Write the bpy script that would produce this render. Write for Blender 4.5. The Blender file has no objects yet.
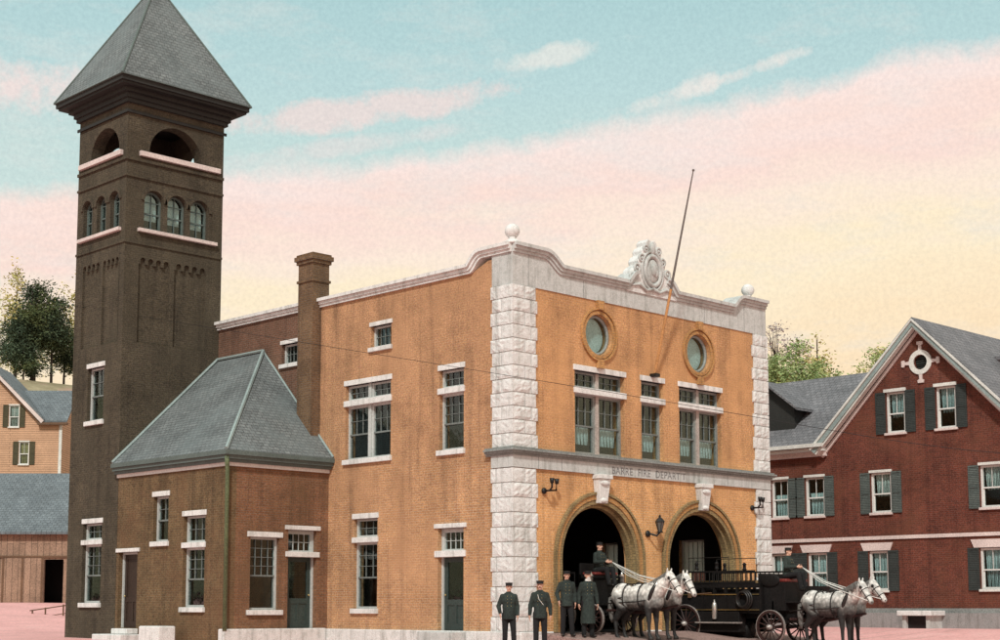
import bpy, bmesh, math, random
from mathutils import Vector, Matrix, Euler
random.seed(7)
SC = bpy.context.scene
COL = SC.collection
PI = math.pi
R = math.radians

def lin(c):
    return tuple(((v/255)/12.92 if v/255 <= .04045 else ((v/255+.055)/1.055)**2.4) for v in c)

# ------------------------------------------------------------------ materials
def new_mat(name):
    m = bpy.data.materials.new(name); m.use_nodes = True
    nt = m.node_tree; nt.nodes.clear()
    out = nt.nodes.new('ShaderNodeOutputMaterial')
    bs = nt.nodes.new('ShaderNodeBsdfPrincipled')
    nt.links.new(bs.outputs[0], out.inputs[0])
    return m, nt, bs

def N(nt, t, **kw):
    n = nt.nodes.new(t)
    for k, v in kw.items(): setattr(n, k, v)
    return n

def vm(nt, op, a, b=None):
    n = N(nt, 'ShaderNodeVectorMath', operation=op)
    for i, s in enumerate((a, b)):
        if s is None: continue
        if hasattr(s, 'links'): nt.links.new(s, n.inputs[i])
        else: n.inputs[i].default_value = s
    return n

def mth(nt, op, a, b=None, clamp=False):
    n = N(nt, 'ShaderNodeMath', operation=op, use_clamp=clamp)
    for i, s in enumerate((a, b)):
        if s is None: continue
        if hasattr(s, 'links'): nt.links.new(s, n.inputs[i])
        else: n.inputs[i].default_value = s
    return n.outputs[0]

def surf_uv(nt):
    """metres along the surface: horizontal tangent, and height up the slope"""
    g = N(nt, 'ShaderNodeNewGeometry')
    cr = vm(nt, 'CROSS_PRODUCT', (0, 0, 1), g.outputs['True Normal'])
    tn = vm(nt, 'NORMALIZE', cr.outputs[0])
    up = vm(nt, 'CROSS_PRODUCT', g.outputs['True Normal'], tn.outputs[0])
    u = vm(nt, 'DOT_PRODUCT', g.outputs['Position'], tn.outputs[0])
    v = vm(nt, 'DOT_PRODUCT', g.outputs['Position'], up.outputs[0])
    c = N(nt, 'ShaderNodeCombineXYZ')
    nt.links.new(u.outputs['Value'], c.inputs[0]); nt.links.new(v.outputs['Value'], c.inputs[1])
    return c.outputs[0], g.outputs['Position']

def noise(nt, vec, scale, detail=4, rough=.6):
    n = N(nt, 'ShaderNodeTexNoise'); n.inputs['Scale'].default_value = scale
    n.inputs['Detail'].default_value = detail; n.inputs['Roughness'].default_value = rough
    if vec is not None: nt.links.new(vec, n.inputs['Vector'])
    return n.outputs['Fac']

def ramp(nt, fac, stops):
    r = N(nt, 'ShaderNodeValToRGB'); nt.links.new(fac, r.inputs[0])
    e = r.color_ramp.elements
    while len(e) < len(stops): e.new(.5)
    for x, (p, c) in zip(e, stops):
        x.position = p; x.color = (*c, 1)
    return r.outputs[0]

def mix(nt, a, b, fac, mode='MIX'):
    n = N(nt, 'ShaderNodeMix', data_type='RGBA', blend_type=mode)
    for idx, s in ((0, fac), (6, a), (7, b)):
        if hasattr(s, 'links'): nt.links.new(s, n.inputs[idx])
        else: n.inputs[idx].default_value = (*s, 1) if isinstance(s, tuple) else s
    return n.outputs[2]

def bump(nt, bs, h, strength=.4, dist=.02):
    b = N(nt, 'ShaderNodeBump'); b.inputs['Strength'].default_value = strength; b.inputs['Distance'].default_value = dist
    nt.links.new(h, b.inputs['Height']); nt.links.new(b.outputs[0], bs.inputs['Normal'])

def speckle(nt, col, pos, amount=.16):
    """fine and coarse mottling of the surface colour"""
    f = noise(nt, pos, 19, 5, .85)
    c = noise(nt, pos, .8, 6, .7)
    k = ramp(nt, f, [(.34, (1-amount*2.2,)*3), (.66, (1+amount*1.6,)*3)])
    k2 = ramp(nt, c, [(.3, (1-amount*1.3,)*3), (.7, (1+amount*.8,)*3)])
    return mix(nt, mix(nt, col, k, 1., 'MULTIPLY'), k2, 1., 'MULTIPLY')

def brick_mat(name, c1, c2, mortar, amount=.18, stain=None, drift=None, hues=None):
    m, nt, bs = new_mat(name)
    uv, pos = surf_uv(nt)
    b = N(nt, 'ShaderNodeTexBrick'); nt.links.new(uv, b.inputs['Vector'])
    b.inputs['Scale'].default_value = 1; b.inputs['Brick Width'].default_value = .21; b.inputs['Row Height'].default_value = .072
    b.inputs['Mortar Size'].default_value = .010; b.inputs['Mortar Smooth'].default_value = .3; b.inputs['Bias'].default_value = -.1
    b.inputs['Color1'].default_value = (*c1, 1); b.inputs['Color2'].default_value = (*c2, 1); b.inputs['Mortar'].default_value = (*mortar, 1)
    col = b.outputs['Color']
    if drift:
        sz = N(nt, 'ShaderNodeSeparateXYZ'); nt.links.new(pos, sz.inputs[0])
        hz_ = mth(nt, 'ADD', sz.outputs[2], mth(nt, 'MULTIPLY', mth(nt, 'SUBTRACT', noise(nt, pos, .5, 4), .5), 5.))
        col = mix(nt, col, drift, mth(nt, 'MULTIPLY', mth(nt, 'DIVIDE', mth(nt, 'SUBTRACT', hz_, 3.2), 3., True), .6))
    if hues:
        for hu, sc_, off in ((hues[0], 9.3, 3.7), (hues[1], 7.7, 11.3)):
            v_ = vm(nt, 'ADD', pos, (off, off*2, off)).outputs[0]
            q = mth(nt, 'MULTIPLY', mth(nt, 'SUBTRACT', noise(nt, v_, sc_, 5, .8), .52), 6., True)
            col = mix(nt, col, hu, mth(nt, 'MULTIPLY', q, .4))
    col = speckle(nt, col, pos, amount)
    sk = noise(nt, vm(nt, 'MULTIPLY', pos, (3.2, 3.2, .16)).outputs[0], 1., 5, .7)
    col = mix(nt, col, ramp(nt, sk, [(.34, (.70, .70, .72)), (.5, (1, 1, 1)), (.72, (1.07, 1.06, 1.03))]), 1., 'MULTIPLY')
    if stain:
        s = noise(nt, pos, .35, 6, .7)
        col = mix(nt, col, stain, mth(nt, 'MULTIPLY', mth(nt, 'SUBTRACT', s, .47, True), 3.2, True))
    nt.links.new(col, bs.inputs['Base Color'])
    bs.inputs['Roughness'].default_value = .92; bs.inputs['Specular IOR Level'].default_value = .2
    bump(nt, bs, mth(nt, 'SUBTRACT', 1., b.outputs['Fac']), .35, .012)
    return m

def slate_mat(name, c1, c2, w=.25, h=.2, moss=None):
    m, nt, bs = new_mat(name)
    uv, pos = surf_uv(nt)
    b = N(nt, 'ShaderNodeTexBrick'); nt.links.new(uv, b.inputs['Vector'])
    b.inputs['Scale'].default_value = 1; b.inputs['Brick Width'].default_value = w; b.inputs['Row Height'].default_value = h
    b.inputs['Mortar Size'].default_value = .012; b.inputs['Mortar Smooth'].default_value = .2
    b.inputs['Color1'].default_value = (*c1, 1); b.inputs['Color2'].default_value = (*c2, 1)
    b.inputs['Mortar'].default_value = (*[x*.35 for x in c1], 1)
    col = speckle(nt, b.outputs['Color'], pos, .24)
    if moss:
        s = noise(nt, pos, .5, 5, .7)
        col = mix(nt, col, moss, mth(nt, 'MULTIPLY', mth(nt, 'SUBTRACT', s, .48, True), 3., True))
    nt.links.new(col, bs.inputs['Base Color'])
    bs.inputs['Roughness'].default_value = .75
    bump(nt, bs, mth(nt, 'SUBTRACT', 1., b.outputs['Fac']), .5, .015)
    return m

def board_mat(name, c1, c2, w, vertical=True, amount=.18):
    m, nt, bs = new_mat(name)
    uv, pos = surf_uv(nt)
    if vertical:
        s = N(nt, 'ShaderNodeSeparateXYZ'); nt.links.new(uv, s.inputs[0])
        c = N(nt, 'ShaderNodeCombineXYZ'); nt.links.new(s.outputs[1], c.inputs[0]); nt.links.new(s.outputs[0], c.inputs[1]); uv = c.outputs[0]
    b = N(nt, 'ShaderNodeTexBrick'); nt.links.new(uv, b.inputs['Vector'])
    b.inputs['Scale'].default_value = 1; b.inputs['Brick Width'].default_value = 6.; b.inputs['Row Height'].default_value = w
    b.inputs['Mortar Size'].default_value = .012; b.offset = .37
    b.inputs['Color1'].default_value = (*c1, 1); b.inputs['Color2'].default_value = (*c2, 1)
    b.inputs['Mortar'].default_value = (*[x*.3 for x in c1], 1)
    nt.links.new(speckle(nt, b.outputs['Color'], pos, amount), bs.inputs['Base Color'])
    bs.inputs['Roughness'].default_value = .85
    bump(nt, bs, mth(nt, 'SUBTRACT', 1., b.outputs['Fac']), .4, .015)
    return m

def plain(name, c, rough=.7, amount=.1, scale=None, metal=0., bmp=0., spec=.4, coat=0.):
    m, nt, bs = new_mat(name)
    g = N(nt, 'ShaderNodeNewGeometry')
    rgb = N(nt, 'ShaderNodeRGB'); rgb.outputs[0].default_value = (*c, 1)
    nt.links.new(speckle(nt, rgb.outputs[0], g.outputs['Position'], amount), bs.inputs['Base Color'])
    bs.inputs['Roughness'].default_value = rough; bs.inputs['Metallic'].default_value = metal
    bs.inputs['Specular IOR Level'].default_value = spec; bs.inputs['Coat Weight'].default_value = coat
    if bmp: bump(nt, bs, noise(nt, g.outputs['Position'], scale or 14, 5, .65), bmp, .03)
    return m

def granite_mat(name, c, dark, bmp=.8):
    m, nt, bs = new_mat(name)
    g = N(nt, 'ShaderNodeNewGeometry'); p = g.outputs['Position']
    a = noise(nt, p, 55, 2, .7); b = noise(nt, p, 5, 6, .75)
    col = ramp(nt, a, [(.32, dark), (.52, c), (.75, tuple(min(1, x*1.12) for x in c))])
    col = mix(nt, col, ramp(nt, b, [(.34, (.78, .79, .77)), (.52, (1, 1, 1)), (.8, (1.04, 1.02, 1.0))]), 1., 'MULTIPLY')
    sk = noise(nt, vm(nt, 'MULTIPLY', p, (4.5, 4.5, .5)).outputs[0], 1., 5, .7)
    col = mix(nt, col, ramp(nt, sk, [(.32, (.66, .66, .64)), (.5, (1, 1, 1))]), 1., 'MULTIPLY')
    nt.links.new(col, bs.inputs['Base Color']); bs.inputs['Roughness'].default_value = .88
    bump(nt, bs, noise(nt, p, 11, 6, .75), bmp, .05)
    return m

def glass_mat():
    m, nt, bs = new_mat('window_glass')
    nt.nodes.remove(bs)
    out = [n for n in nt.nodes if n.type == 'OUTPUT_MATERIAL'][0]
    tr = N(nt, 'ShaderNodeBsdfTransparent'); tr.inputs[0].default_value = (.80, .87, .86, 1)
    gl = N(nt, 'ShaderNodeBsdfGlossy'); gl.inputs['Roughness'].default_value = .06; gl.inputs[0].default_value = (.85, .95, .95, 1)
    lw = N(nt, 'ShaderNodeLayerWeight')
    fac = mth(nt, 'ADD', mth(nt, 'MULTIPLY', mth(nt, 'POWER', lw.outputs['Facing'], 4.), .7), .045, True)
    g = N(nt, 'ShaderNodeNewGeometry')
    b = N(nt, 'ShaderNodeBump'); b.inputs['Strength'].default_value = .08; b.inputs['Distance'].default_value = .05
    nt.links.new(noise(nt, g.outputs['Position'], 2.2, 2), b.inputs['Height'])
    nt.links.new(b.outputs[0], gl.inputs['Normal'])
    ms = N(nt, 'ShaderNodeMixShader')
    nt.links.new(fac, ms.inputs[0]); nt.links.new(tr.outputs[0], ms.inputs[1]); nt.links.new(gl.outputs[0], ms.inputs[2])
    nt.links.new(ms.outputs[0], out.inputs[0])
    return m

M = {}
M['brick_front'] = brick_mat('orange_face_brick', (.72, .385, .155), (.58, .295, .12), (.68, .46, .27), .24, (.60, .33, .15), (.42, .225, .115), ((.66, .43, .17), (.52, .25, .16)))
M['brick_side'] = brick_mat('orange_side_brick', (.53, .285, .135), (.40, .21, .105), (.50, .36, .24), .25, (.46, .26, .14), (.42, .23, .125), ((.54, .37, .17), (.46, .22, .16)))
M['brick_dark'] = brick_mat('dark_red_brown_brick', (.17, .085, .055), (.13, .07, .045), (.18, .13, .10), .22)
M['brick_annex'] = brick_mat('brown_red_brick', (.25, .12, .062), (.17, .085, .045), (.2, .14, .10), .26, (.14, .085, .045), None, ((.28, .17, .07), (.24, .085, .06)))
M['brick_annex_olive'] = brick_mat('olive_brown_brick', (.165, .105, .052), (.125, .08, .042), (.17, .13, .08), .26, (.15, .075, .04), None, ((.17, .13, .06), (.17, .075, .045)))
M['brick_tower'] = brick_mat('dark_brown_brick', (.082, .067, .043), (.060, .050, .034), (.095, .08, .062), .28, (.07, .06, .042), None, ((.085, .075, .05), (.085, .058, .046)))
M['brick_chimney'] = brick_mat('chimney_brick', (.19, .115, .06), (.15, .09, .05), (.17, .13, .1), .25)
M['buff'] = brick_mat('buff_moulded_brick', (.34, .25, .12), (.26, .19, .09), (.2, .15, .09), .2)
M['house_brick'] = brick_mat('dark_red_brick', (.17, .048, .030), (.105, .034, .022), (.16, .075, .06), .3, (.15, .06, .035), None, ((.18, .075, .04), (.10, .035, .035)))
M['granite'] = granite_mat('rough_granite', (.71, .72, .705), (.5, .49, .48), .55)
M['old_stone'] = granite_mat('grey_old_foundation', (.30, .29, .285), (.18, .18, .18), .4)
M['granite_cut'] = granite_mat('dressed_granite', (.52, .54, .525), (.36, .37, .36), .25)
M['stone_white'] = granite_mat('white_stone_trim', (.72, .73, .715), (.5, .48, .47), .25)
M['cornice_grey'] = plain('weathered_grey_cornice', (.24, .26, .25), .8, .22, 20, bmp=.2)
M['slate'] = slate_mat('grey_green_slate', (.18, .20, .20), (.13, .148, .15), .22, .14, moss=(.14, .17, .172))
M['slate_house'] = slate_mat('grey_shingles', (.20, .195, .205), (.15, .15, .16))
M['slate_far'] = slate_mat('weathered_blue_shingles', (.17, .20, .215), (.13, .155, .17))
M['eave_dark'] = plain('dark_painted_eave', (.022, .022, .02), .7, .2)
M['eave_green'] = plain('grey_green_painted_wood', (.10, .13, .12), .6, .15)
M['frame_grey'] = plain('grey_painted_sash', (.48, .51, .49), .55, .12)
M['mullion'] = plain('pinkish_stone_mullion', (.42, .375, .34), .8, .2)
M['sash_dark'] = plain('weathered_green_grey_sash', (.17, .195, .185), .6, .2)
M['frame_front'] = plain('grey_green_sash', (.25, .275, .26), .55, .2)
M['frame_white'] = plain('white_painted_sash', (.68, .68, .65), .55, .1)
M['glass'] = glass_mat()
M['void'] = plain('room_darkness', (.018, .017, .016), .9, .1)  # near-black: the darkness of unlit rooms is put into the colour
M['curtain'] = plain('pale_blue_curtain', (.66, .75, .77), .9, .2)
M['curtain_white'] = plain('white_lace_curtain', (.74, .76, .74), .9, .2)
M['curtain_yellow'] = plain('yellow_curtain', (.62, .48, .22), .9, .2)
M['door_green'] = plain('dark_green_door_paint', (.035, .055, .05), .45, .2)
def pane_glow():
    m, nt, bs = new_mat('daylit_pane_sheet')
    out = [n for n in nt.nodes if n.type == 'OUTPUT_MATERIAL'][0]; nt.nodes.remove(bs)
    t_ = N(nt, 'ShaderNodeBsdfTranslucent'); t_.inputs[0].default_value = (.85, .85, .8, 1); d_ = N(nt, 'ShaderNodeBsdfDiffuse'); d_.inputs[0].default_value = (.8, .8, .76, 1)
    ms = N(nt, 'ShaderNodeMixShader'); ms.inputs[0].default_value = .35
    nt.links.new(t_.outputs[0], ms.inputs[1]); nt.links.new(d_.outputs[0], ms.inputs[2]); nt.links.new(ms.outputs[0], out.inputs[0])
    return m
M['pane_glow'] = pane_glow()
M['dark_door'] = plain('dark_brown_door', (.035, .022, .015), .5, .2)
M['ring'] = brick_mat('yellow_orange_ring_brick', (.50, .27, .10), (.44, .23, .085), (.35, .22, .12), .18)
M['iron'] = plain('black_iron', (.018, .018, .018), .45, .2, metal=.3)
M['pipe'] = plain('green_painted_pipe', (.12, .16, .08), .5, .25)
M['pole'] = plain('tan_pole_wood', (.52, .26, .10), .6, .2)
M['pole_grey'] = plain('weathered_pole_wood', (.14, .12, .11), .7, .2)
M['lamp_glass'] = plain('smoky_lantern_glass', (.10, .10, .09), .15, .1)
M['house_orange'] = board_mat('orange_clapboards', (.58, .35, .22), (.53, .315, .195), .14, False, .15)
M['barn_board'] = board_mat('weathered_brown_boards', (.35, .225, .155), (.29, .185, .125), .3, True, .25)
M['trim_brown'] = plain('brown_trim', (.14, .075, .04), .7, .2)
M['trim_pink'] = plain('pinkish_white_trim', (.66, .56, .53), .6, .15)
M['trim_white'] = plain('white_trim', (.66, .66, .62), .6, .15)
M['trim_teal'] = plain('grey_teal_rake', (.27, .34, .33), .6, .15)
M['shutter'] = board_mat('grey_green_shutters', (.105, .13, .12), (.08, .105, .098), .06, False, .2)
M['shutter_dark'] = board_mat('dark_shutters', (.04, .05, .047), (.03, .04, .037), .06, False, .2)
M['brown_shutter'] = board_mat('brown_green_shutters', (.10, .085, .04), (.08, .07, .035), .06, False, .2)
M['skin'] = plain('skin', (.56, .33, .24), .6, .08)
M['lip'] = plain('lips', (.36, .13, .11), .5, .05)
M['eye'] = plain('dark_eye', (.02, .015, .012), .2, .02)
M['hair'] = plain('dark_hair', (.03, .022, .017), .7, .2)
M['hair_white'] = plain('white_hair', (.62, .6, .57), .8, .2)
M['coat'] = plain('dark_green_uniform_wool', (.022, .032, .028), .9, .3, 40, bmp=.3)
M['trouser'] = plain('black_wool', (.010, .010, .011), .92, .25)
M['cap'] = plain('black_cap_felt', (.012, .012, .012), .7, .2)
M['leather'] = plain('black_leather', (.014, .012, .011), .4, .2)
M['brass'] = plain('brass', (.55, .42, .18), .35, .1, metal=.9)
M['glove'] = plain('white_shirt_cotton', (.7, .7, .66), .9, .1)
M['wagon'] = plain('black_wagon_paint', (.009, .008, .008), .62, .3, spec=.2)
M['wagon_red'] = plain('dark_red_wagon_paint', (.12, .018, .014), .4, .25, coat=.2)
M['wheel'] = plain('wheel_paint', (.04, .018, .016), .5, .25)
M['tyre'] = plain('worn_steel_tyre', (.40, .36, .34), .45, .2, metal=.4)
M['nickel'] = plain('nickel_plate', (.7, .68, .64), .25, .1, metal=.8)
M['ladder_wood'] = plain('varnished_ladder_wood', (.30, .20, .10), .5, .2)
M['bark'] = plain('bark', (.055, .042, .032), .95, .3, 9, bmp=.6)
M['cushion'] = plain('red_leather_cushion', (.20, .035, .03), .45, .2)

def leaf_mat(name, dark, light, accent=None):
    m, nt, bs = new_mat(name)
    g = N(nt, 'ShaderNodeNewGeometry')
    f = noise(nt, g.outputs['Position'], 1.1, 4, .7)
    col = ramp(nt, f, [(.32, dark), (.66, light)])
    if accent:
        f2 = noise(nt, g.outputs['Position'], .45, 3, .6)
        col = mix(nt, col, accent, mth(nt, 'MULTIPLY', mth(nt, 'SUBTRACT', f2, .5, True), 5, True))
    nt.links.new(col, bs.inputs['Base Color']); bs.inputs['Roughness'].default_value = .8
    bs.inputs['Specular IOR Level'].default_value = .15
    return m
M['pine_leaf'] = leaf_mat('dark_pine_needles', (.030, .046, .030), (.075, .105, .06), (.10, .12, .045))
M['yellow_leaf'] = leaf_mat('yellow_green_leaves', (.24, .25, .08), (.55, .47, .18), (.62, .48, .16))
M['green_leaf'] = leaf_mat('fresh_green_leaves', (.15, .23, .09), (.36, .43, .18), (.60, .52, .20))
M['grey_leaf'] = leaf_mat('mauve_grey_twigs', (.22, .20, .20), (.42, .37, .36))

def coat_mat(name, top, belly, leg):
    """dapple grey coat: pale back, dark legs, dapples; belly shading painted into the colour"""
    m, nt, bs = new_mat(name)
    tc = N(nt, 'ShaderNodeTexCoord')
    s = N(nt, 'ShaderNodeSeparateXYZ'); nt.links.new(tc.outputs['Object'], s.inputs[0])
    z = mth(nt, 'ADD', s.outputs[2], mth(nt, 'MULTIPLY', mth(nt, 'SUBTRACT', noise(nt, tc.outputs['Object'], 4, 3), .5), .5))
    col = ramp(nt, mth(nt, 'DIVIDE', z, 2.0), [(.25, leg), (.42, leg), (.54, belly), (.66, top), (1., top)])  # the belly stop paints underside shading into the coat colour
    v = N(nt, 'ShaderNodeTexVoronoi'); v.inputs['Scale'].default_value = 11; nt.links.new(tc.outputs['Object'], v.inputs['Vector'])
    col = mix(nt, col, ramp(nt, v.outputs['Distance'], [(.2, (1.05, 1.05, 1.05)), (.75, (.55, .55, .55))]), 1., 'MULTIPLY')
    nt.links.new(col, bs.inputs['Base Color']); bs.inputs['Roughness'].default_value = .7
    bump(nt, bs, noise(nt, tc.outputs['Object'], 60, 3), .25, .01)
    return m
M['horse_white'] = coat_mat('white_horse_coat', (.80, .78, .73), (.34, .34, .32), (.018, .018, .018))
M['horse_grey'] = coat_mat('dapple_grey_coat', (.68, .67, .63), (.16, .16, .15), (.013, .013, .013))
M['mane'] = plain('grey_mane', (.14, .135, .125), .8, .3)
M['hoof'] = plain('hoof', (.03, .027, .024), .6, .2)

def ground_mat():
    m, nt, bs = new_mat('pink_dirt_street')
    g = N(nt, 'ShaderNodeNewGeometry'); p = g.outputs['Position']
    a = noise(nt, p, .35, 8, .7); b = noise(nt, p, 9, 5, .75)
    col = ramp(nt, a, [(.3, (.66, .34, .32)), (.55, (.80, .42, .40)), (.75, (.80, .52, .48))])
    col = mix(nt, col, ramp(nt, b, [(.3, (.7, .7, .7)), (.65, (1.08, 1.08, 1.08))]), 1., 'MULTIPLY')
    st_ = noise(nt, vm(nt, 'MULTIPLY', p, (.18, 2.4, 1)).outputs[0], 1.3, 4, .6)
    col = mix(nt, col, (.40, .25, .22), mth(nt, 'MULTIPLY', mth(nt, 'SUBTRACT', st_, .54, True), 4., True))
    gv = N(nt, 'ShaderNodeTexVoronoi'); gv.inputs['Scale'].default_value = 7; nt.links.new(p, gv.inputs['Vector'])
    col = mix(nt, col, ramp(nt, gv.outputs['Distance'], [(.08, (.6, .58, .56)), (.2, (1, 1, 1))]), 1., 'MULTIPLY')
    nt.links.new(col, bs.inputs['Base Color']); bs.inputs['Roughness'].default_value = .95
    bump(nt, bs, mth(nt, 'ADD', b, mth(nt, 'MULTIPLY', st_, 1.5)), .6, .05)
    return m
M['ground'] = ground_mat()
M['ramp'] = plain('brown_plank_ramp', (.31, .21, .185), .9, .3, 6, bmp=.3)
M['grassy'] = leaf_mat('dry_hill_grass', (.20, .17, .10), (.36, .31, .20), (.40, .26, .2))

# ------------------------------------------------------------------ mesh building
class Frame:
    """a wall plane: O origin, A along, Z up, n outward"""
    def __init__(s, O, A, Nn): s.O = Vector(O); s.A = Vector(A).normalized(); s.N = Vector(Nn).normalized()
    def p(s, a, z, n=0.): return s.O + s.A*a + s.N*n + Vector((0, 0, z))

class MB:
    def __init__(s): s.v = []; s.f = []
    def add(s, vs, fs):
        k = len(s.v); s.v += [Vector(x) for x in vs]; s.f += [[i+k for i in f] for f in fs]; return s
    def hexa(s, c):  # 8 corners: bottom 4 then top 4
        return s.add(c, [(3, 2, 1, 0), (4, 5, 6, 7), (0, 1, 5, 4), (1, 2, 6, 5), (2, 3, 7, 6), (3, 0, 4, 7)])
    def box(s, x0, x1, y0, y1, z0, z1):
        return s.hexa([(x0, y0, z0), (x1, y0, z0), (x1, y1, z0), (x0, y1, z0), (x0, y0, z1), (x1, y0, z1), (x1, y1, z1), (x0, y1, z1)])
    def fbox(s, F, a0, a1, z0, z1, n0, n1):
        return s.hexa([F.p(a0, z0, n1), F.p(a1, z0, n1), F.p(a1, z0, n0), F.p(a0, z0, n0), F.p(a0, z1, n1), F.p(a1, z1, n1), F.p(a1, z1, n0), F.p(a0, z1, n0)])
    def prism(s, F, pts, n0, n1):
        k = len(pts)
        vs = [F.p(a, z, n1) for a, z in pts] + [F.p(a, z, n0) for a, z in pts]
        fs = [tuple(range(k)), tuple(range(2*k-1, k-1, -1))] + [(i, i+k, (i+1) % k+k, (i+1) % k) for i in range(k)]
        return s.add(vs, fs)
    def strip(s, F, pts, w0, w1, n0, n1):
        """a moulding of height w0..w1 (along the 2-D normal) swept along an open polyline in the plane"""
        nr = []
        for i, p in enumerate(pts):
            d = Vector((0, 0))
            if i: d += (Vector(p)-Vector(pts[i-1])).normalized()
            if i < len(pts)-1: d += (Vector(pts[i+1])-Vector(p)).normalized()
            d.normalize(); nr.append(Vector((-d.y, d.x)))
        vs = []
        for p, q in zip(pts, nr):
            for w, n in ((w0, n0), (w0, n1), (w1, n1), (w1, n0)):
                vs.append(F.p(p[0]+q.x*w, p[1]+q.y*w, n))
        fs = [(0, 1, 2, 3)]
        for i in range(len(pts)-1):
            for j in range(4): fs.append((i*4+j, i*4+(j+1) % 4, i*4+4+(j+1) % 4, i*4+4+j))
        k = (len(pts)-1)*4; fs.append((k+3, k+2, k+1, k))
        return s.add(vs, fs)
    def ring(s, p, d, r, seg):
        d = Vector(d).normalized(); t = Vector((0, 0, 1)) if abs(d.z) < .9 else Vector((1, 0, 0))
        a = d.cross(t).normalized(); b = d.cross(a)
        return [Vector(p)+(a*math.cos(2*PI*i/seg)+b*math.sin(2*PI*i/seg))*r for i in range(seg)]
    def cyl(s, p0, p1, r0, r1=None, seg=10):
        p0 = Vector(p0); p1 = Vector(p1); r1 = r0 if r1 is None else r1
        vs = s.ring(p0, p1-p0, r0, seg)+s.ring(p1, p1-p0, r1, seg)
        fs = [tuple(range(seg-1, -1, -1)), tuple(range(seg, 2*seg))]+[(i, (i+1) % seg, (i+1) % seg+seg, i+seg) for i in range(seg)]
        return s.add(vs, fs)
    def tube(s, pts, r, seg=6):
        pts = [Vector(p) for p in pts]; vs = []; fs = []
        rr = r if isinstance(r, (list, tuple)) else [r]*len(pts)
        for i, p in enumerate(pts):
            d = (pts[min(i+1, len(pts)-1)]-pts[max(i-1, 0)])
            vs += s.ring(p, d, rr[i], seg)
        for i in range(len(pts)-1):
            for j in range(seg): fs.append((i*seg+j, i*seg+(j+1) % seg, (i+1)*seg+(j+1) % seg, (i+1)*seg+j))
        fs += [tuple(range(seg-1, -1, -1)), tuple(range((len(pts)-1)*seg, len(pts)*seg))]
        return s.add(vs, fs)
    def ell(s, c, r, rot=None, seg=14, rings=9):
        c = Vector(c); r = r if isinstance(r, (tuple, list)) else (r, r, r)
        rot = rot or Matrix.Identity(3)
        vs = [c+rot @ Vector((0, 0, r[2]))]
        for i in range(1, rings):
            th = PI*i/rings
            for j in range(seg):
                ph = 2*PI*j/seg
                vs.append(c+rot @ Vector((r[0]*math.sin(th)*math.cos(ph), r[1]*math.sin(th)*math.sin(ph), r[2]*math.cos(th))))
        vs.append(c+rot @ Vector((0, 0, -r[2])))
        fs = [(0, 1+j, 1+(j+1) % seg) for j in range(seg)]
        for i in range(rings-2):
            for j in range(seg): fs.append((1+i*seg+j, 1+(i+1)*seg+j, 1+(i+1)*seg+(j+1) % seg, 1+i*seg+(j+1) % seg))
        k = len(vs)-1
        fs += [(k, 1+(rings-2)*seg+(j+1) % seg, 1+(rings-2)*seg+j) for j in range(seg)]
        return s.add(vs, fs)
    def cap(s, p0, r0, p1, r1):
        """tapered capsule"""
        s.cyl(p0, p1, r0, r1, 14); s.ell(p0, r0, seg=14, rings=8); s.ell(p1, r1, seg=14, rings=8); return s
    def torus(s, c, a, b, r, seg=28, ms=8, ra=1., rb=1., closed=True, t0=0., t1=2*PI):
        """ring round centre c in the plane of vectors a, b"""
        c = Vector(c); a = Vector(a); b = Vector(b); nn = a.cross(b).normalized()
        vs = []; fs = []; k = seg if closed else seg+1
        for i in range(k):
            t = t0+(t1-t0)*i/seg
            o = (a*math.cos(t)*ra+b*math.sin(t)*rb); d = o.normalized()
            for j in range(ms):
                q = 2*PI*j/ms
                vs.append(c+o+d*math.cos(q)*r+nn*math.sin(q)*r)
        for i in range(seg):
            for j in range(ms):
                i2 = (i+1) % k
                fs.append((i*ms+j, i*ms+(j+1) % ms, i2*ms+(j+1) % ms, i2*ms+j))
        if not closed: fs += [tuple(range(ms-1, -1, -1)), tuple(range(seg*ms, seg*ms+ms))]
        return s.add(vs, fs)
    def lathe(s, c, prof, seg=16):
        c = Vector(c); vs = []; fs = []
        for r, z in prof:
            for j in range(seg): vs.append(c+Vector((r*math.cos(2*PI*j/seg), r*math.sin(2*PI*j/seg), z)))
        for i in range(len(prof)-1):
            for j in range(seg): fs.append((i*seg+j, i*seg+(j+1) % seg, (i+1)*seg+(j+1) % seg, (i+1)*seg+j))
        fs += [tuple(range(seg-1, -1, -1)), tuple(range((len(prof)-1)*seg, len(prof)*seg))]
        return s.add(vs, fs)
    def fill(s, F, outer, holes, n0, n1):
        """flat slab with holes"""
        cu = bpy.data.curves.new('tmp', 'CURVE'); cu.dimensions = '2D'; cu.fill_mode = 'BOTH'; cu.extrude = abs(n1-n0)/2
        for loop in [outer]+list(holes):
            sp = cu.splines.new('POLY'); sp.points.add(len(loop)-1); sp.use_cyclic_u = True
            for q, (a, z) in zip(sp.points, loop): q.co = (a, z, 0, 1)
        o = bpy.data.objects.new('tmp', cu); COL.objects.link(o)
        dg = bpy.context.evaluated_depsgraph_get()
        me = bpy.data.meshes.new_from_object(o.evaluated_get(dg))
        mid = (n0+n1)/2
        s.add([F.p(v.co.x, v.co.y, mid+v.co.z) for v in me.vertices], [tuple(p.vertices) for p in me.polygons])
        bpy.data.objects.remove(o); bpy.data.curves.remove(cu); bpy.data.meshes.remove(me)
        return s
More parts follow.
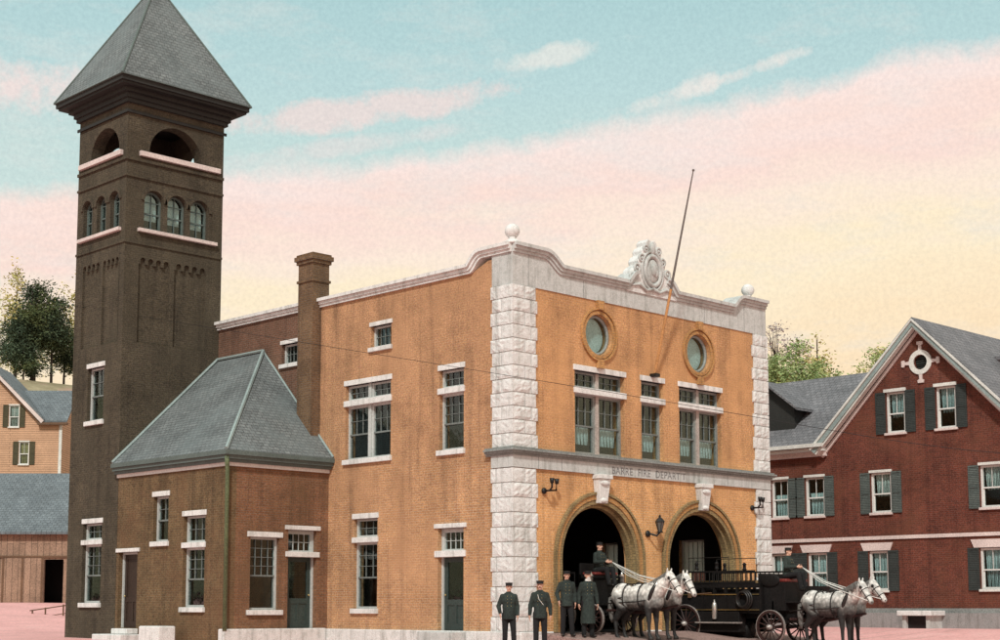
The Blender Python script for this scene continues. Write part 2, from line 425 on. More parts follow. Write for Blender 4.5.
    def mesh(s, name, smooth=False):
        me = bpy.data.meshes.new(name); me.from_pydata([tuple(v) for v in s.v], [], s.f)
        bm = bmesh.new(); bm.from_mesh(me); bmesh.ops.remove_doubles(bm, verts=bm.verts, dist=1e-5)
        bmesh.ops.recalc_face_normals(bm, faces=bm.faces); bm.to_mesh(me); bm.free()
        if smooth: me.polygons.foreach_set('use_smooth', [True]*len(me.polygons))
        return me

def tag(o, label=None, cat=None, group=None, kind=None):
    if label: o['label'] = label
    if cat: o['category'] = cat
    if group: o['group'] = group
    if kind: o['kind'] = kind
    return o
def obj(name, mb, m, parent=None, smooth=False, bev=0., edge=None):
    me = mb if isinstance(mb, bpy.types.Mesh) else mb.mesh(name, smooth)
    if not me.materials: me.materials.append(M[m] if isinstance(m, str) else m)
    o = bpy.data.objects.new(name, me); COL.objects.link(o)
    if parent: o.parent = parent
    if bev:
        b = o.modifiers.new('bevel', 'BEVEL'); b.width = bev; b.segments = 2; b.limit_method = 'ANGLE'
    return o
def thing(name, label, cat, loc=(0, 0, 0), rotz=0., group=None):
    o = bpy.data.objects.new(name, None); COL.objects.link(o); o.empty_display_size = .3
    o.location = loc; o.rotation_euler = (0, 0, rotz)
    return tag(o, label, cat, group)
def copy_tree(o, parent=None):
    c = o.copy(); COL.objects.link(c); c.parent = parent
    for ch in list(o.children): copy_tree(ch, c)
    return c
def blob(mb, voxel, smooth=4):
    """one continuous skin round overlapping closed shapes"""
    me = mb.mesh('blob'); o = bpy.data.objects.new('tmp', me); COL.objects.link(o)
    r = o.modifiers.new('r', 'REMESH'); r.mode = 'VOXEL'; r.voxel_size = voxel
    s = o.modifiers.new('s', 'SMOOTH'); s.iterations = smooth; s.factor = .5
    dg = bpy.context.evaluated_depsgraph_get()
    out = bpy.data.meshes.new_from_object(o.evaluated_get(dg))
    bpy.data.objects.remove(o)
    out.materials.clear(); out.polygons.foreach_set('use_smooth', [True]*len(out.polygons))
    return out

def rect(a0, a1, z0, z1): return [(a0, z0), (a1, z0), (a1, z1), (a0, z1)]
def arch(c, r, z0, zs, rise=None, k=20):
    rise = rise or r
    return [(c-r, z0), (c+r, z0)]+[(c+r*math.cos(PI*i/k), zs+rise*math.sin(PI*i/k)) for i in range(k+1)]
def circ(c, z, r, k=32, rz=None): return [(c+r*math.cos(2*PI*i/k), z+(rz or r)*math.sin(2*PI*i/k)) for i in range(k)]

# ------------------------------------------------------------------ sky, sun, camera
w = bpy.data.worlds.new('World'); SC.world = w; w.use_nodes = True
nt = w.node_tree; nt.nodes.clear()
SUN = Vector((-.80, -.60, 0)).normalized(); ELEV = R(43)
out = N(nt, 'ShaderNodeOutputWorld')
sky = N(nt, 'ShaderNodeTexSky'); sky.sky_type = 'NISHITA'; sky.sun_disc = False
sky.sun_elevation = ELEV; sky.sun_rotation = math.atan2(SUN.x, SUN.y)
bg1 = N(nt, 'ShaderNodeBackground'); bg1.inputs[1].default_value = .06; nt.links.new(sky.outputs[0], bg1.inputs[0])
tc = N(nt, 'ShaderNodeTexCoord'); d = vm(nt, 'NORMALIZE', tc.outputs['Generated']).outputs[0]
RT = (.7190, -.6950, 0.); FW = (.6950, .7190, 0.)
s_ = vm(nt, 'DOT_PRODUCT', d, RT).outputs['Value']
z_ = vm(nt, 'DOT_PRODUCT', d, (0, 0, 1)).outputs['Value']
wob = mth(nt, 'SUBTRACT', noise(nt, d, 7, 6, .62), .5)
wob2 = mth(nt, 'SUBTRACT', noise(nt, d, 26, 5, .7), .5)
t = mth(nt, 'SUBTRACT', z_, mth(nt, 'MULTIPLY', s_, .135))
t = mth(nt, 'ADD', t, mth(nt, 'ADD', mth(nt, 'MULTIPLY', wob, .045), mth(nt, 'MULTIPLY', wob2, .022)))
strk = vm(nt, 'MULTIPLY', d, (1, 1, 5)).outputs[0]
st = mth(nt, 'SUBTRACT', noise(nt, strk, 6, 5, .65), .5)
warm = ramp(nt, mth(nt, 'SUBTRACT', mth(nt, 'ADD', z_, mth(nt, 'ADD', mth(nt, 'MULTIPLY', wob, .05), mth(nt, 'MULTIPLY', st, .11))), mth(nt, 'MULTIPLY', s_, .11)), [(0., lin((253, 222, 180))), (.14, lin((254, 228, 190))), (.195, lin((255, 237, 204))), (.235, lin((254, 234, 215))), (.262, lin((252, 224, 212))), (.30, lin((251, 232, 225)))])
blue = ramp(nt, z_, [(.2, lin((214, 228, 222))), (.29, lin((198, 222, 218))), (.33, lin((188, 217, 217))), (.39, lin((174, 209, 211))), (.55, lin((196, 216, 212))), (1., lin((222, 224, 220)))])
fac = mth(nt, 'DIVIDE', mth(nt, 'SUBTRACT', t, .289), .013, True)
base = mix(nt, warm, blue, fac)
def cloud(col, s0, z0, rs, rz, tilt, strength, colour):
    ds = mth(nt, 'SUBTRACT', s_, s0)
    dz = mth(nt, 'SUBTRACT', mth(nt, 'SUBTRACT', z_, z0), mth(nt, 'MULTIPLY', ds, tilt))
    a = mth(nt, 'POWER', mth(nt, 'ABSOLUTE', mth(nt, 'DIVIDE', ds, rs)), 2.); b = mth(nt, 'POWER', mth(nt, 'ABSOLUTE', mth(nt, 'DIVIDE', dz, rz)), 2.)
    q = mth(nt, 'SUBTRACT', 1., mth(nt, 'ADD', a, b))
    q = mth(nt, 'ADD', q, mth(nt, 'ADD', mth(nt, 'MULTIPLY', wob, 4.), mth(nt, 'MULTIPLY', wob2, 5.)))
    return mix(nt, col, colour, mth(nt, 'MULTIPLY', mth(nt, 'MULTIPLY', q, .9, True), strength))
base = mix(nt, base, lin((228, 228, 222)), mth(nt, 'MULTIPLY', mth(nt, 'SUBTRACT', noise(nt, vm(nt, 'MULTIPLY', d, (1, 1, 3)).outputs[0], 9, 6, .7), .5), 2.2, True))
base = cloud(base, -.09, .314, .085, .010, .15, .7, lin((247, 222, 216)))
base = cloud(base, -.10, .292, .08, .006, .15, .45, lin((238, 224, 220)))
base = cloud(base, -.30, .318, .085, .017, .0, .8, lin((248, 226, 220)))
base = cloud(base, .052, .350, .032, .0065, .14, .7, lin((236, 234, 226)))
base = cloud(base, .13, .326, .034, .007, .26, .75, lin((242, 234, 226)))
base = cloud(base, .172, .336, .034, .005, .26, .7, lin((242, 234, 226)))
# small paper-like breakup of the cloud colour
base = mix(nt, base, ramp(nt, noise(nt, d, 420, 2, .6), [(.3, (.935, .94, .95)), (.7, (1.05, 1.045, 1.04))]), 1., 'MULTIPLY')
bg2 = N(nt, 'ShaderNodeBackground'); nt.links.new(base, bg2.inputs[0]); bg2.inputs[1].default_value = 1.06
ms = N(nt, 'ShaderNodeMixShader'); ms.inputs[0].default_value = .93
nt.links.new(bg1.outputs[0], ms.inputs[1]); nt.links.new(bg2.outputs[0], ms.inputs[2]); nt.links.new(ms.outputs[0], out.inputs[0])

sl = bpy.data.lights.new('sun', 'SUN'); sl.energy = 3.0; sl.angle = R(4); sl.color = (1., .965, .90)
so = bpy.data.objects.new('sun', sl); COL.objects.link(so)
dirv = Vector((SUN.x*math.cos(ELEV), SUN.y*math.cos(ELEV), math.sin(ELEV)))
so.rotation_euler = dirv.to_track_quat('Z', 'Y').to_euler(); so.location = (-30, -30, 40)

cam = bpy.data.cameras.new('camera'); co = bpy.data.objects.new('camera', cam); COL.objects.link(co); SC.camera = co
yaw, pit, rol, f, px, py = R(44.021), R(6.461), R(.036), 1521.844, 477.236, 435.097
fw = Vector((math.sin(yaw)*math.cos(pit), math.cos(yaw)*math.cos(pit), math.sin(pit)))
r0 = Vector((math.cos(yaw), -math.sin(yaw), 0)); u0 = r0.cross(fw)
r1 = r0*math.cos(rol)+u0*math.sin(rol); u1 = -r0*math.sin(rol)+u0*math.cos(rol)
co.matrix_world = Matrix(((r1.x, u1.x, -fw.x, -29.494), (r1.y, u1.y, -fw.y, -29.120), (r1.z, u1.z, -fw.z, .674), (0, 0, 0, 1)))
cam.sensor_width = 36; cam.lens = f*36/1000; cam.shift_x = (500-px)/1000; cam.shift_y = (py-320)/1000
cam.clip_start = .5; cam.clip_end = 3000
SC.view_settings.view_transform = 'Standard'; SC.view_settings.look = 'None'; SC.view_settings.exposure = 0; SC.view_settings.gamma = 1

# ------------------------------------------------------------------ ground
def ss(a, b, x):
    t = max(0, min(1, (x-a)/(b-a))); return t*t*(3-2*t)
def gh(x, y):
    h = -.4+.36*ss(12.5, 18, x)+.08*ss(6, 16, y)*(1-ss(12, 18, x))
    k = 1-ss(34, 62, x)
    h += k*(1.22*ss(22, 40, y)+6.0*ss(43, 58, y)+10.6*ss(60, 80, y)-17.*ss(95, 240, y)*.8)
    return h
xs = [-600, -400, -250, -160, -110]+[-90+3*i for i in range(57)]+[90, 120, 170, 260, 420, 700]
ys = [-400, -250, -150, -90, -60]+[-45+3*i for i in range(55)]+[130, 160, 200, 260, 360, 500, 800]
mb = MB(); mb.v = [Vector((x, y, gh(x, y)+random.uniform(-.012, .012))) for y in ys for x in xs]
nx = len(xs); mb.f = [(j*nx+i, j*nx+i+1, (j+1)*nx+i+1, (j+1)*nx+i) for j in range(len(ys)-1) for i in range(nx-1)]
g = tag(obj('ground', mb, 'ground', smooth=True), kind='structure')
# the hill's slope carries dry grass: a sheet of its own a little above the soil
mb = MB(); k = 0
hx = [-70+4*i for i in range(34)]; hy = [43+3*i for i in range(22)]
mb.v = [Vector((x, y, gh(x, y)+.45)) for y in hy for x in hx]
mb.f = [(j*34+i, j*34+i+1, (j+1)*34+i+1, (j+1)*34+i) for j in range(21) for i in range(33)]
tag(obj('hillside', mb, 'grassy', smooth=True), kind='structure')
mb = MB(); mb.hexa([(1.1, -3.4, -.9), (10.9, -3.4, -.9), (10.9, .55, -.9), (1.1, .55, -.9), (1.1, -3.4, -.385), (10.9, -3.4, -.385), (10.9, .0, -.02), (1.1, .0, -.02)])
mb2 = MB().hexa([(1.1, -3.4, -.9), (10.9, -3.4, -.9), (10.9, -.065, -.9), (1.1, -.065, -.9), (1.1, -3.4, -.385), (10.9, -3.4, -.385), (10.9, -.065, -.02), (1.1, -.065, -.02)])
tag(obj('ramp', mb2, 'ramp', bev=.02), kind='structure')
def ramp_z(y): return -.02+(y+.065)*(.365/3.335) if y > -3.4 else -.4

# ------------------------------------------------------------------ FIRE STATION
L, D = 11.88, 17.3
TX0, TX1, TY0, TY1 = -3.76, .05, 14.2, 17.35
AY = 8.05
F = Frame((0, 0, 0), (1, 0, 0), (0, -1, 0))
W = Frame((0, 0, 0), (0, 1, 0), (-1, 0, 0))
AF = Frame((0, AY, 0), (1, 0, 0), (0, -1, 0))
AW = Frame((TX0, 0, 0), (0, 1, 0), (-1, 0, 0))
TF = Frame((0, TY0, 0), (1, 0, 0), (0, -1, 0))
EW = Frame((L, 0, 0), (0, 1, 0), (1, 0, 0))
RW = Frame((0, D, 0), (1, 0, 0), (0, 1, 0))
fs = thing('fire_station', 'orange brick fire station with granite quoins, two engine arches and dark square bell tower', 'fire station')

def muntins(mb, Fr, a0, a1, z0, z1, na, nz, n, wdt=.016):
    for i in range(1, na):
        a = a0+(a1-a0)*i/na; mb.fbox(Fr, a-wdt/2, a+wdt/2, z0, z1, n-.02, n+.012)
    for i in range(1, nz):
        z = z0+(z1-z0)*i/nz; mb.fbox(Fr, a0, a1, z-wdt/2, z+wdt/2, n-.019, n+.010)

def light(mb, Fr, a0, a1, z0, z1, n, fr=.06, sash=True, na=3, nz=2, sb=None):
    """frame of one light; sash: a double-hung pair, the upper one with bars"""
    sb = sb or mb
    mb.fbox(Fr, a0, a0+fr, z0, z1, n-.06, n+.04); mb.fbox(Fr, a1-fr, a1, z0, z1, n-.06, n+.04)
    mb.fbox(Fr, a0+fr, a1-fr, z0, z0+fr, n-.06, n+.038); mb.fbox(Fr, a0+fr, a1-fr, z1-fr, z1, n-.06, n+.038)
    if sash:
        zm = z0+(z1-z0)*.47
        sb.fbox(Fr, a0+fr, a1-fr, zm-.025, zm+.025, n-.05, n+.03)
        sb.fbox(Fr, a0+fr, a0+fr+.03, z0+fr, zm-.025, n-.05, n+.0); sb.fbox(Fr, a1-fr-.03, a1-fr, z0+fr, zm-.025, n-.05, n+.0)
        muntins(sb, Fr, a0+fr, a1-fr, zm+.025, z1-fr, na, nz, n-.005)
    else:
        muntins(sb, Fr, a0+fr, a1-fr, z0+fr, z1-fr, na, nz, n-.005)

def window(parent, Fr, a0, a1, z0, z1, n=-.17, lights=1, tr=None, sill=.15, lint=.16, frame='frame_grey', trim='stone_white', curtain=None, ext=.06, sash=True, nz=3, na=3, cz=(0., .45), room=True, sill_mat=None, lint_out=.035, name='window', fr=.065):
    mb = MB(); sb = MB(); mid = (a0+a1)/2; mu = .13
    spans = [(a0, a1)] if lights == 1 else [(a0, mid-mu/2), (mid+mu/2, a1)]
    zt = tr[0] if tr else z1
    for s0, s1 in spans:
        light(mb, Fr, s0, s1, z0, zt, n, fr, sash, na, nz, sb)
        if tr: light(mb, Fr, s0, s1, tr[1], z1, n, fr, False, na+0, 2, sb)
    wd = obj(name, mb, frame, parent)
    if lights == 2:
        ml = MB().fbox(Fr, mid-mu/2, mid+mu/2, z0, zt, n-.06, n+.09)
        if tr: ml.fbox(Fr, mid-mu/2, mid+mu/2, tr[1], z1, n-.06, n+.09)
        obj('mullion', ml, 'mullion' if frame == 'frame_front' else frame, wd)
    obj('sash', sb, 'sash_dark' if frame in ('frame_grey', 'frame_front') else frame, wd)
    obj('pane', MB().fbox(Fr, a0+.03, a1-.03, z0+.03, z1-.03, n-.035, n-.027), 'glass', wd)
    if sill: obj('sill', MB().fbox(Fr, a0-ext, a1+ext, z0-sill, z0, n-.04, .09), sill_mat or trim, wd, bev=.012)
    if lint: obj('lintel', MB().fbox(Fr, a0-ext, a1+ext, z1, z1+lint, n-.04, lint_out), trim, wd, bev=.012)
    if tr: obj('transom_bar', MB().fbox(Fr, a0-ext*.8, a1+ext*.8, tr[0], tr[1], n-.05, .05), trim, wd, bev=.01)
    if curtain:
        for s0, s1 in spans:
            c = MB(); k = 14; za, zb = z0+(zt-z0)*cz[0]+.05, z0+(zt-z0)*cz[1]
            q0, q1 = s0+(s1-s0)*(.24 if cz[1] < .5 else .14), s1-(s1-s0)*(.16 if cz[1] < .5 else .14)
            for i in range(k):
                x0 = q0+(q1-q0)*i/k; x1 = q0+(q1-q0)*(i+1)/k
                o0 = -.10-.03*math.sin(i*2.2); o1 = -.10-.03*math.sin((i+1)*2.2)
                c.hexa([Fr.p(x0+.05, za, n+o0), Fr.p(x1, za, n+o1), Fr.p(x1, za, n+o1-.01), Fr.p(x0+.05, za, n+o0-.01), Fr.p(x0, zb, n+o0), Fr.p(x1, zb, n+o1), Fr.p(x1, zb, n+o1-.01), Fr.p(x0, zb, n+o0-.01)])
            obj('curtain', c, curtain, wd)
    return wd

# --- openings
DBL = [(2.53, 4.72), (7.30, 9.43)]; SGL = (5.49, 6.54)
ZF0, ZF1, TRF = 5.07, 7.46, (6.80, 6.98)
OC = [(3.58, 8.60), (8.29, 8.60)]
AR = [3.55, 8.30]
ARZ, ARR = 2.04, 1.62
holesF = [rect(a0, a1, ZF0, ZF1) for a0, a1 in DBL]+[rect(*SGL, ZF0, ZF1)]+[circ(c, z, .60, 32) for c, z in OC]
# front wall in two storeys, so that each opening keeps its own reveal
obj('brick_wall', MB().fill(F, [(0.02, 0), (AR[0]-ARR, 0)]+arch(AR[0], ARR, 0, ARZ, k=26)[:1:-1]+[(AR[0]+ARR, 0)][:0]+[(AR[0]+ARR, 0), (AR[1]-ARR, 0)]+arch(AR[1], ARR, 0, ARZ, k=26)[:1:-1]+[(AR[1]+ARR, 0), (L, 0), (L, 10.1), (0.02, 10.1)], holesF, -.45, 0), 'brick_front', fs)
C_W = (5.69, 6.80, .64, 3.34); D_W = (1.95, 3.02, .03, 2.92)
A_W = (5.12, 7.26, 5.17, 7.47); B_W = (1.95, 2.97, 5.15, 7.47); AT1 = (5.12, 6.06, 8.52, 9.18); AT2 = (9.72, 10.58, 8.52, 9.18)
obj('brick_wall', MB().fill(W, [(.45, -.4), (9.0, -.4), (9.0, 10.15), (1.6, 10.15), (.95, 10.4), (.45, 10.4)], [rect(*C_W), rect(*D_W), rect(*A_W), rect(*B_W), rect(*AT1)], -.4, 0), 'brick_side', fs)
obj('brick_wall', MB().fill(W, rect(9.0, D, -.4, 10.15), [rect(*AT2)], -.4, 0), 'brick_dark', fs)  # same side wall past the chimney, in a darker red-brown brick
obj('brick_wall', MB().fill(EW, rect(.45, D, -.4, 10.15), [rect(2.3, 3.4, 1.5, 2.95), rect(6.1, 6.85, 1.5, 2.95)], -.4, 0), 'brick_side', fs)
obj('brick_wall', MB().fill(RW, rect(.06, L-.4, -.4, 10.1), [], -.4, -.0), 'brick_dark', fs)
# interior: floors and flat roof
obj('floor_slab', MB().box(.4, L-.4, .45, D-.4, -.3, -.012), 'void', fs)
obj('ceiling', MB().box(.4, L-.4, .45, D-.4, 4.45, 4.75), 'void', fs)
obj('dark_lining', MB().fill(Frame((L-.402, 0, 0), (0, 1, 0), (1, 0, 0)), rect(.46, 9.6, -.01, 4.44), [rect(2.3, 3.4, 1.5, 2.95), rect(6.1, 6.85, 1.5, 2.95)], -.05, 0), 'void', fs)  # added dark sheet over the inner brick, blackens the hall
obj('dark_lining', MB().box(.401, .45, .46, 9.6, -.01, .02).box(.401, L-.46, .455, .47, 3.9, 4.44), 'void', fs)
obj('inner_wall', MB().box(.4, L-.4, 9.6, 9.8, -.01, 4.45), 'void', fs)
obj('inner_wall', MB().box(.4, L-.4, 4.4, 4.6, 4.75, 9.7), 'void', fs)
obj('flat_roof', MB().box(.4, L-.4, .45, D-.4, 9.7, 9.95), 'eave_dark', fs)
# the arches' inner partition has an opening so that the far window shows
# --- windows of the front
for i, (a0, a1) in enumerate(DBL): window(fs, F, a0, a1, ZF0, ZF1, -.20, 2, TRF, sill=0, frame='frame_front', curtain='curtain', nz=2, na=3, cz=(.14, .46))
window(fs, F, *SGL, ZF0, ZF1, -.20, 1, TRF, sill=0, frame='frame_front', curtain='curtain', nz=2, cz=(.14, .46))
for c, z in OC:
    wd = MB(); wd.torus(F.p(c, z, -.15), F.A*.56, Vector((0, 0, .56)), .05, 36, 8)
    wo = obj('round_window', wd, 'frame_front', fs, True)
    obj('pane', MB().prism(F, circ(c, z, .56), -.18, -.17), 'glass', wo)
    cu = MB().prism(F, circ(c, z, .52), -.32, -.30); obj('pane_sheet', cu, 'curtain', wo)
    ri = MB()
    ri.fill(F, circ(c, z, .705, 40), [circ(c, z, .605, 40)], -.05, .04)
    obj('surround', ri, 'ring', wo)
    obj('hood_moulding', MB().fill(F, circ(c, z, .79, 40), [circ(c, z, .735, 40)], -.03, .07), 'ring', wo)
    for sgn in (1, -1):
        obj('keystone', MB().prism(F, [(c-.09, z+sgn*.74), (c+.09, z+sgn*.74), (c+.14, z+sgn*1.0), (c-.14, z+sgn*1.0)], 0.0, .13), 'ring', wo)
# side
window(fs, W, *A_W, lights=2, tr=(6.82, 7.0), curtain=None, nz=2)
window(fs, W, *B_W, tr=(6.78, 6.95), nz=3)
window(fs, W, *AT1, sash=False, na=4, nz=2, lint=.13, sill=.13)
window(fs, W, *AT2, sash=False, na=4, nz=2, lint=.13, sill=.13)
window(fs, W, *C_W, tr=(2.62, 2.78), nz=3)
def door(parent, Fr, a0, a1, z0, z1, tr, n=-.2, glazed=True, leaf='door_green', lint=.13, slab=True, frame='frame_grey'):
    mb = MB(); f_ = .07
    mb.fbox(Fr, a0, a0+f_, z0, z1, n-.08, n+.05); mb.fbox(Fr, a1-f_, a1, z0, z1, n-.08, n+.05); mb.fbox(Fr, a0+f_, a1-f_, z1-f_, z1, n-.08, n+.048)
    if tr: light(mb, Fr, a0+f_, a1-f_, tr[1], z1-f_, n, .05, False, 4, 2)
    fr = obj('door', mb, frame, parent)
    zt = tr[0] if tr else z1-f_
    lf = MB(); b0, b1 = a0+f_+.005, a1-f_-.005; st = .13
    zg = z0+(zt-z0)*.42
    lf.fbox(Fr, b0, b0+st, z0+.01, zt, n-.06, n); lf.fbox(Fr, b1-st, b1, z0+.01, zt, n-.06, n)
    for q0, q1 in ((z0+.01, z0+.2), (zg-.16, zg), (zt-.14, zt)): lf.fbox(Fr, b0+st, b1-st, q0, q1, n-.058, n-.002)
    mid = (b0+b1)/2; lf.fbox(Fr, b0+st, b1-st, z0+.2, zg-.16, n-.045, n-.025)
    lf.fbox(Fr, mid-.04, mid+.04, z0+.2, zg-.16, n-.024, n-.004)
    if not glazed: lf.fbox(Fr, b0+st, b1-st, zg, zt-.14, n-.045, n-.025)
    lo = obj('leaf', lf, leaf, fr)
    if glazed: obj('pane', MB().fbox(Fr, b0+st, b1-st, zg, zt-.14, n-.04, n-.03), 'glass', fr)
    if tr:
        obj('transom_pane', MB().fbox(Fr, a0+f_, a1-f_, tr[1], z1-f_, n-.03, n-.022), 'glass', fr)
        obj('transom_bar', MB().fbox(Fr, a0-.1, a1+.1, tr[0], tr[1], n-.06, .05), 'stone_white', fr, bev=.01)
    obj('handle', MB().ell(Fr.p(b1-.07, z0+1.0, n+.03), .03), 'brass', fr, True)
    obj('lintel', MB().fbox(Fr, a0-.13, a1+.13, z1, z1+lint, n-.04, .05), 'stone_white', fr, bev=.012)
    return fr
door(fs, W, *D_W, (2.1, 2.28))
# far windows of the engine hall
for q in ((2.3, 3.4), (6.1, 6.85)):
    wd = window(fs, EW, q[0], q[1], 1.5, 2.95, -.2, sash=False, na=5 if q[1]-q[0] > 1 else 2, nz=2, frame='frame_white', lint=.14)
    obj('pane_sheet', MB().fbox(EW, q[0]+.05, q[1]-.05, 1.85, 2.92, -.16, -.155), 'pane_glow', wd)  # added translucent sheet, glows with daylight so the panes look white
# --- engine arches: moulded brick rings that run down as jambs, and keystones
for c in AR:
    mb = MB()
    def band(r0, r1, n0, n1):
        o = [(c-r1, -.01)]+[(c-r1*math.cos(PI*i/28), ARZ+r1*math.sin(PI*i/28)) for i in range(29)]+[(c+r1, -.01)]
        i_ = [(c+r0, -.01)]+[(c+r0*math.cos(PI*i/28), ARZ+r0*math.sin(PI*i/28)) for i in range(29)]+[(c-r0, -.01)]
        mb.fill(F, o+i_, [], n0, n1)
    band(1.50, 1.62, -.30, -.12); band(1.60, 1.73, -.14, .03)
    ar = obj('arch_moulding', mb, 'buff', fs)
    mb = MB(); band(1.731, 1.86, -.05, .06); obj('arch_ring', mb, 'ring', ar)
    mb = MB(); band(1.875, 1.95, -.05, .10); obj('hood_moulding', mb, 'buff', ar)
    k = MB(); k.hexa([F.p(c-.17, 3.66, .18), F.p(c+.17, 3.66, .18), F.p(c+.17, 3.66, -.1), F.p(c-.17, 3.66, -.1), F.p(c-.25, 4.36, .24), F.p(c+.25, 4.36, .24), F.p(c+.25, 4.36, -.1), F.p(c-.25, 4.36, -.1)])
    k.fbox(F, c-.29, c+.29, 4.36, 4.49, -.1, .29)
    k.ell(F.p(c, 3.74, .17), (.15, .08, .08)); k.ell(F.p(c, 4.24, .23), (.2, .06, .08))
    obj('keystone', k, 'stone_white', ar, bev=.015)
# --- cornice band across the front and round the corners
cb = MB()
for z0, z1, o in ((5.0, 5.05, .16), (4.95, 5.0, .22), (4.89, 4.95, .17), (4.83, 4.89, .11)):
    cb.box(-o, L+o, -o, .3, z0, z1-.002)
    cb.box(-o, .3, .3, .95, z0, z1-.002)
obj('belt_cornice', cb, 'cornice_grey', fs)
cb = MB(); cb.box(-.07, L+.07, -.07, .2, 4.50, 4.829); cb.box(-.07, .2, .2, .78, 4.50, 4.829)
belt = obj('granite_belt', cb, 'granite_cut', fs)
jm = MB()
for x in (.95, 1.9, 4.6, 6.1, 7.9, 9.6, 10.9): jm.box(x-.008, x+.008, -.0735, -.066, 4.50, 4.83)
obj('joint', jm, 'cornice_grey', belt)
# inscription cut in the belt
cu = bpy.data.curves.new('inscription', 'FONT'); cu.body = "BARRE  FIRE  DEPART'T"; cu.size = .30; cu.extrude = .004; cu.align_x = 'CENTER'; cu.space_character = 1.12
to = bpy.data.objects.new('tmp', cu); COL.objects.link(to)
me = bpy.data.meshes.new_from_object(to.evaluated_get(bpy.context.evaluated_depsgraph_get()))
me.transform(Matrix.Translation((5.75, -.073, 4.555)) @ Matrix.Rotation(PI/2, 4, 'X') @ Matrix.Scale(1.0, 4))
bpy.data.objects.remove(to); me.materials.clear()
obj('inscription', me, plain('cut_letters', (.20, .20, .20), .9, .2), belt)
# --- quoins
def quoin_stack(name, x0s, x1s, y0s, y1s, zs, corner):
    mb = MB(); g = .014
    for i in range(len(zs)-1):
        k = i % 2
        x0, x1, y0, y1 = x0s[k], x1s[k], y0s[k], y1s[k]
        z0, z1 = zs[i]+g, zs[i+1]-g
        for (ax, fixed, b0, b1, sgn) in ((1, y0, x0, x1, -1), (0, x0, y0, y1, -1)) if corner == 'left' else ((1, y0, x0, x1, -1), (0, x1, y0, y1, 1)):
            near = b0 if (corner == 'left' or ax == 0) else b1
            # a vertical joint in every other block, nearer or farther from the corner
            cut = .52 if (k == (ax == 1)) else .74
            jn = b0+(b1-b0)*(cut if near == b0 else 1-cut)
            for q0, q1 in ((b0+.02, jn-g), (jn+g, b1-.01)):
                nu, nv = max(3, int((q1-q0)/.09)), 5
                amp = random.uniform(.01, .045); g_ = []
                for v in range(nv+1):
                    for u in range(nu+1):
                        fu = u/nu; fv = v/nv
                        edge = u in (0, nu) or v in (0, nv)
                        pr = random.uniform(0, .006) if edge else random.uniform(.3, 1.)*amp
                        p = q0+(q1-q0)*fu+(0 if u in (0, nu) else random.uniform(-.015, .015)); z = z0+(z1-z0)*fv+(random.uniform(-.004, .004))
                        g_.append((p, fixed+sgn*pr, z) if ax == 1 else (fixed+sgn*pr, p, z))
                n0 = len(g_)
                # sides run back to the mortar bed
                back = [((p[0], fixed-sgn*.035, p[2]) if ax == 1 else (fixed-sgn*.035, p[1], p[2])) for p in g_]
                W_ = nu+1; fc_ = [(v*W_+u, v*W_+u+1, (v+1)*W_+u+1, (v+1)*W_+u) for v in range(nv) for u in range(nu)]
                rim = [u for u in range(nu)]+[v*W_+nu for v in range(nv)]+[nv*W_+u for u in range(nu, 0, -1)]+[v*W_ for v in range(nv, 0, -1)]
                fc_ += [(rim[t_], rim[(t_+1) % len(rim)], n0+rim[(t_+1) % len(rim)], n0+rim[t_]) for t_ in range(len(rim))]
                mb.add(g_+back, fc_)
        e = .03
        mb.box(x0+e, x1-e, y0+e, y1-e, zs[i], zs[i+1]-.001)
        # drafted margin along the corner itself
        cx_ = x0 if corner == 'left' else x1
        mb.box(cx_-.012 if corner == 'left' else cx_-.03, cx_+.03 if corner == 'left' else cx_+.012, y0-.012, y0+.03, z0, z1)
    return obj(name, mb, 'granite', fs)
up = [5.06+(9.6-5.06)*i/12 for i in range(13)]; lo = [-.38]+[.02+(4.49-.02)*i/11 for i in range(12)]
for zz in (lo, up):
    quoin_stack('quoin', (-.05, -.05), (.95, .88), (-.05, -.05), (.76, .82), zz, 'left')
    quoin_stack('quoin', (L-.80, L-.72), (L+.05, L+.05), (-.05, -.05), (.84, .7), zz, 'right')
# --- parapet
def scurve(x0, z0, x1, z1, k=8):
    return [(x0+(x1-x0)*i/k, z0+(z1-z0)*(.5-.5*math.cos(PI*i/k))) for i in range(k+1)]
topF = [(-.02, 10.5)]+scurve(1.22, 10.5, 1.95, 10.13)+[(4.75, 10.13)]+scurve(4.85, 10.13, 5.32, 10.5)
topF2 = scurve(6.66, 10.5, 7.13, 10.13)+[(7.2, 10.13), (10.0, 10.13)]+scurve(10.05, 10.13, 10.6, 10.5)+[(L+.02, 10.5)]
pz = [(-.02, 9.6), (L+.02, 9.6)]+topF2[::-1]+topF[::-1]
pp = obj('parapet', MB().fill(F, pz, [], -.40, .03), 'granite_cut', fs)
obj('parapet_joint', MB().fbox(F, .60, .616, 9.6, 10.5, .03, .034).fbox(F, 2.9, 2.916, 9.6, 10.1, .03, .034).fbox(F, 8.6, 8.616, 9.6, 10.1, .03, .034).fbox(F, 10.7, 10.716, 9.6, 10.4, .03, .034), 'cornice_grey', pp)
obj('corner_stone', MB().box(-.03, .44, .401, .78, 9.6, 10.5), 'granite_cut', pp)
obj('corner_stone', MB().box(L-.44, L+.03, .401, .78, 9.6, 10.5), 'granite_cut', pp)
cp = MB()
def coping(Fr, pts, nback):
    cp.strip(Fr, pts, 0.0, .08, nback, .08); cp.strip(Fr, pts, .081, .17, nback-.03, .13); cp.strip(Fr, pts, .171, .27, nback-.06, .20)
coping(F, topF, -.42); coping(F, topF2, -.42)
cpo = obj('coping', cp, 'granite_cut', fs)
cp = MB()
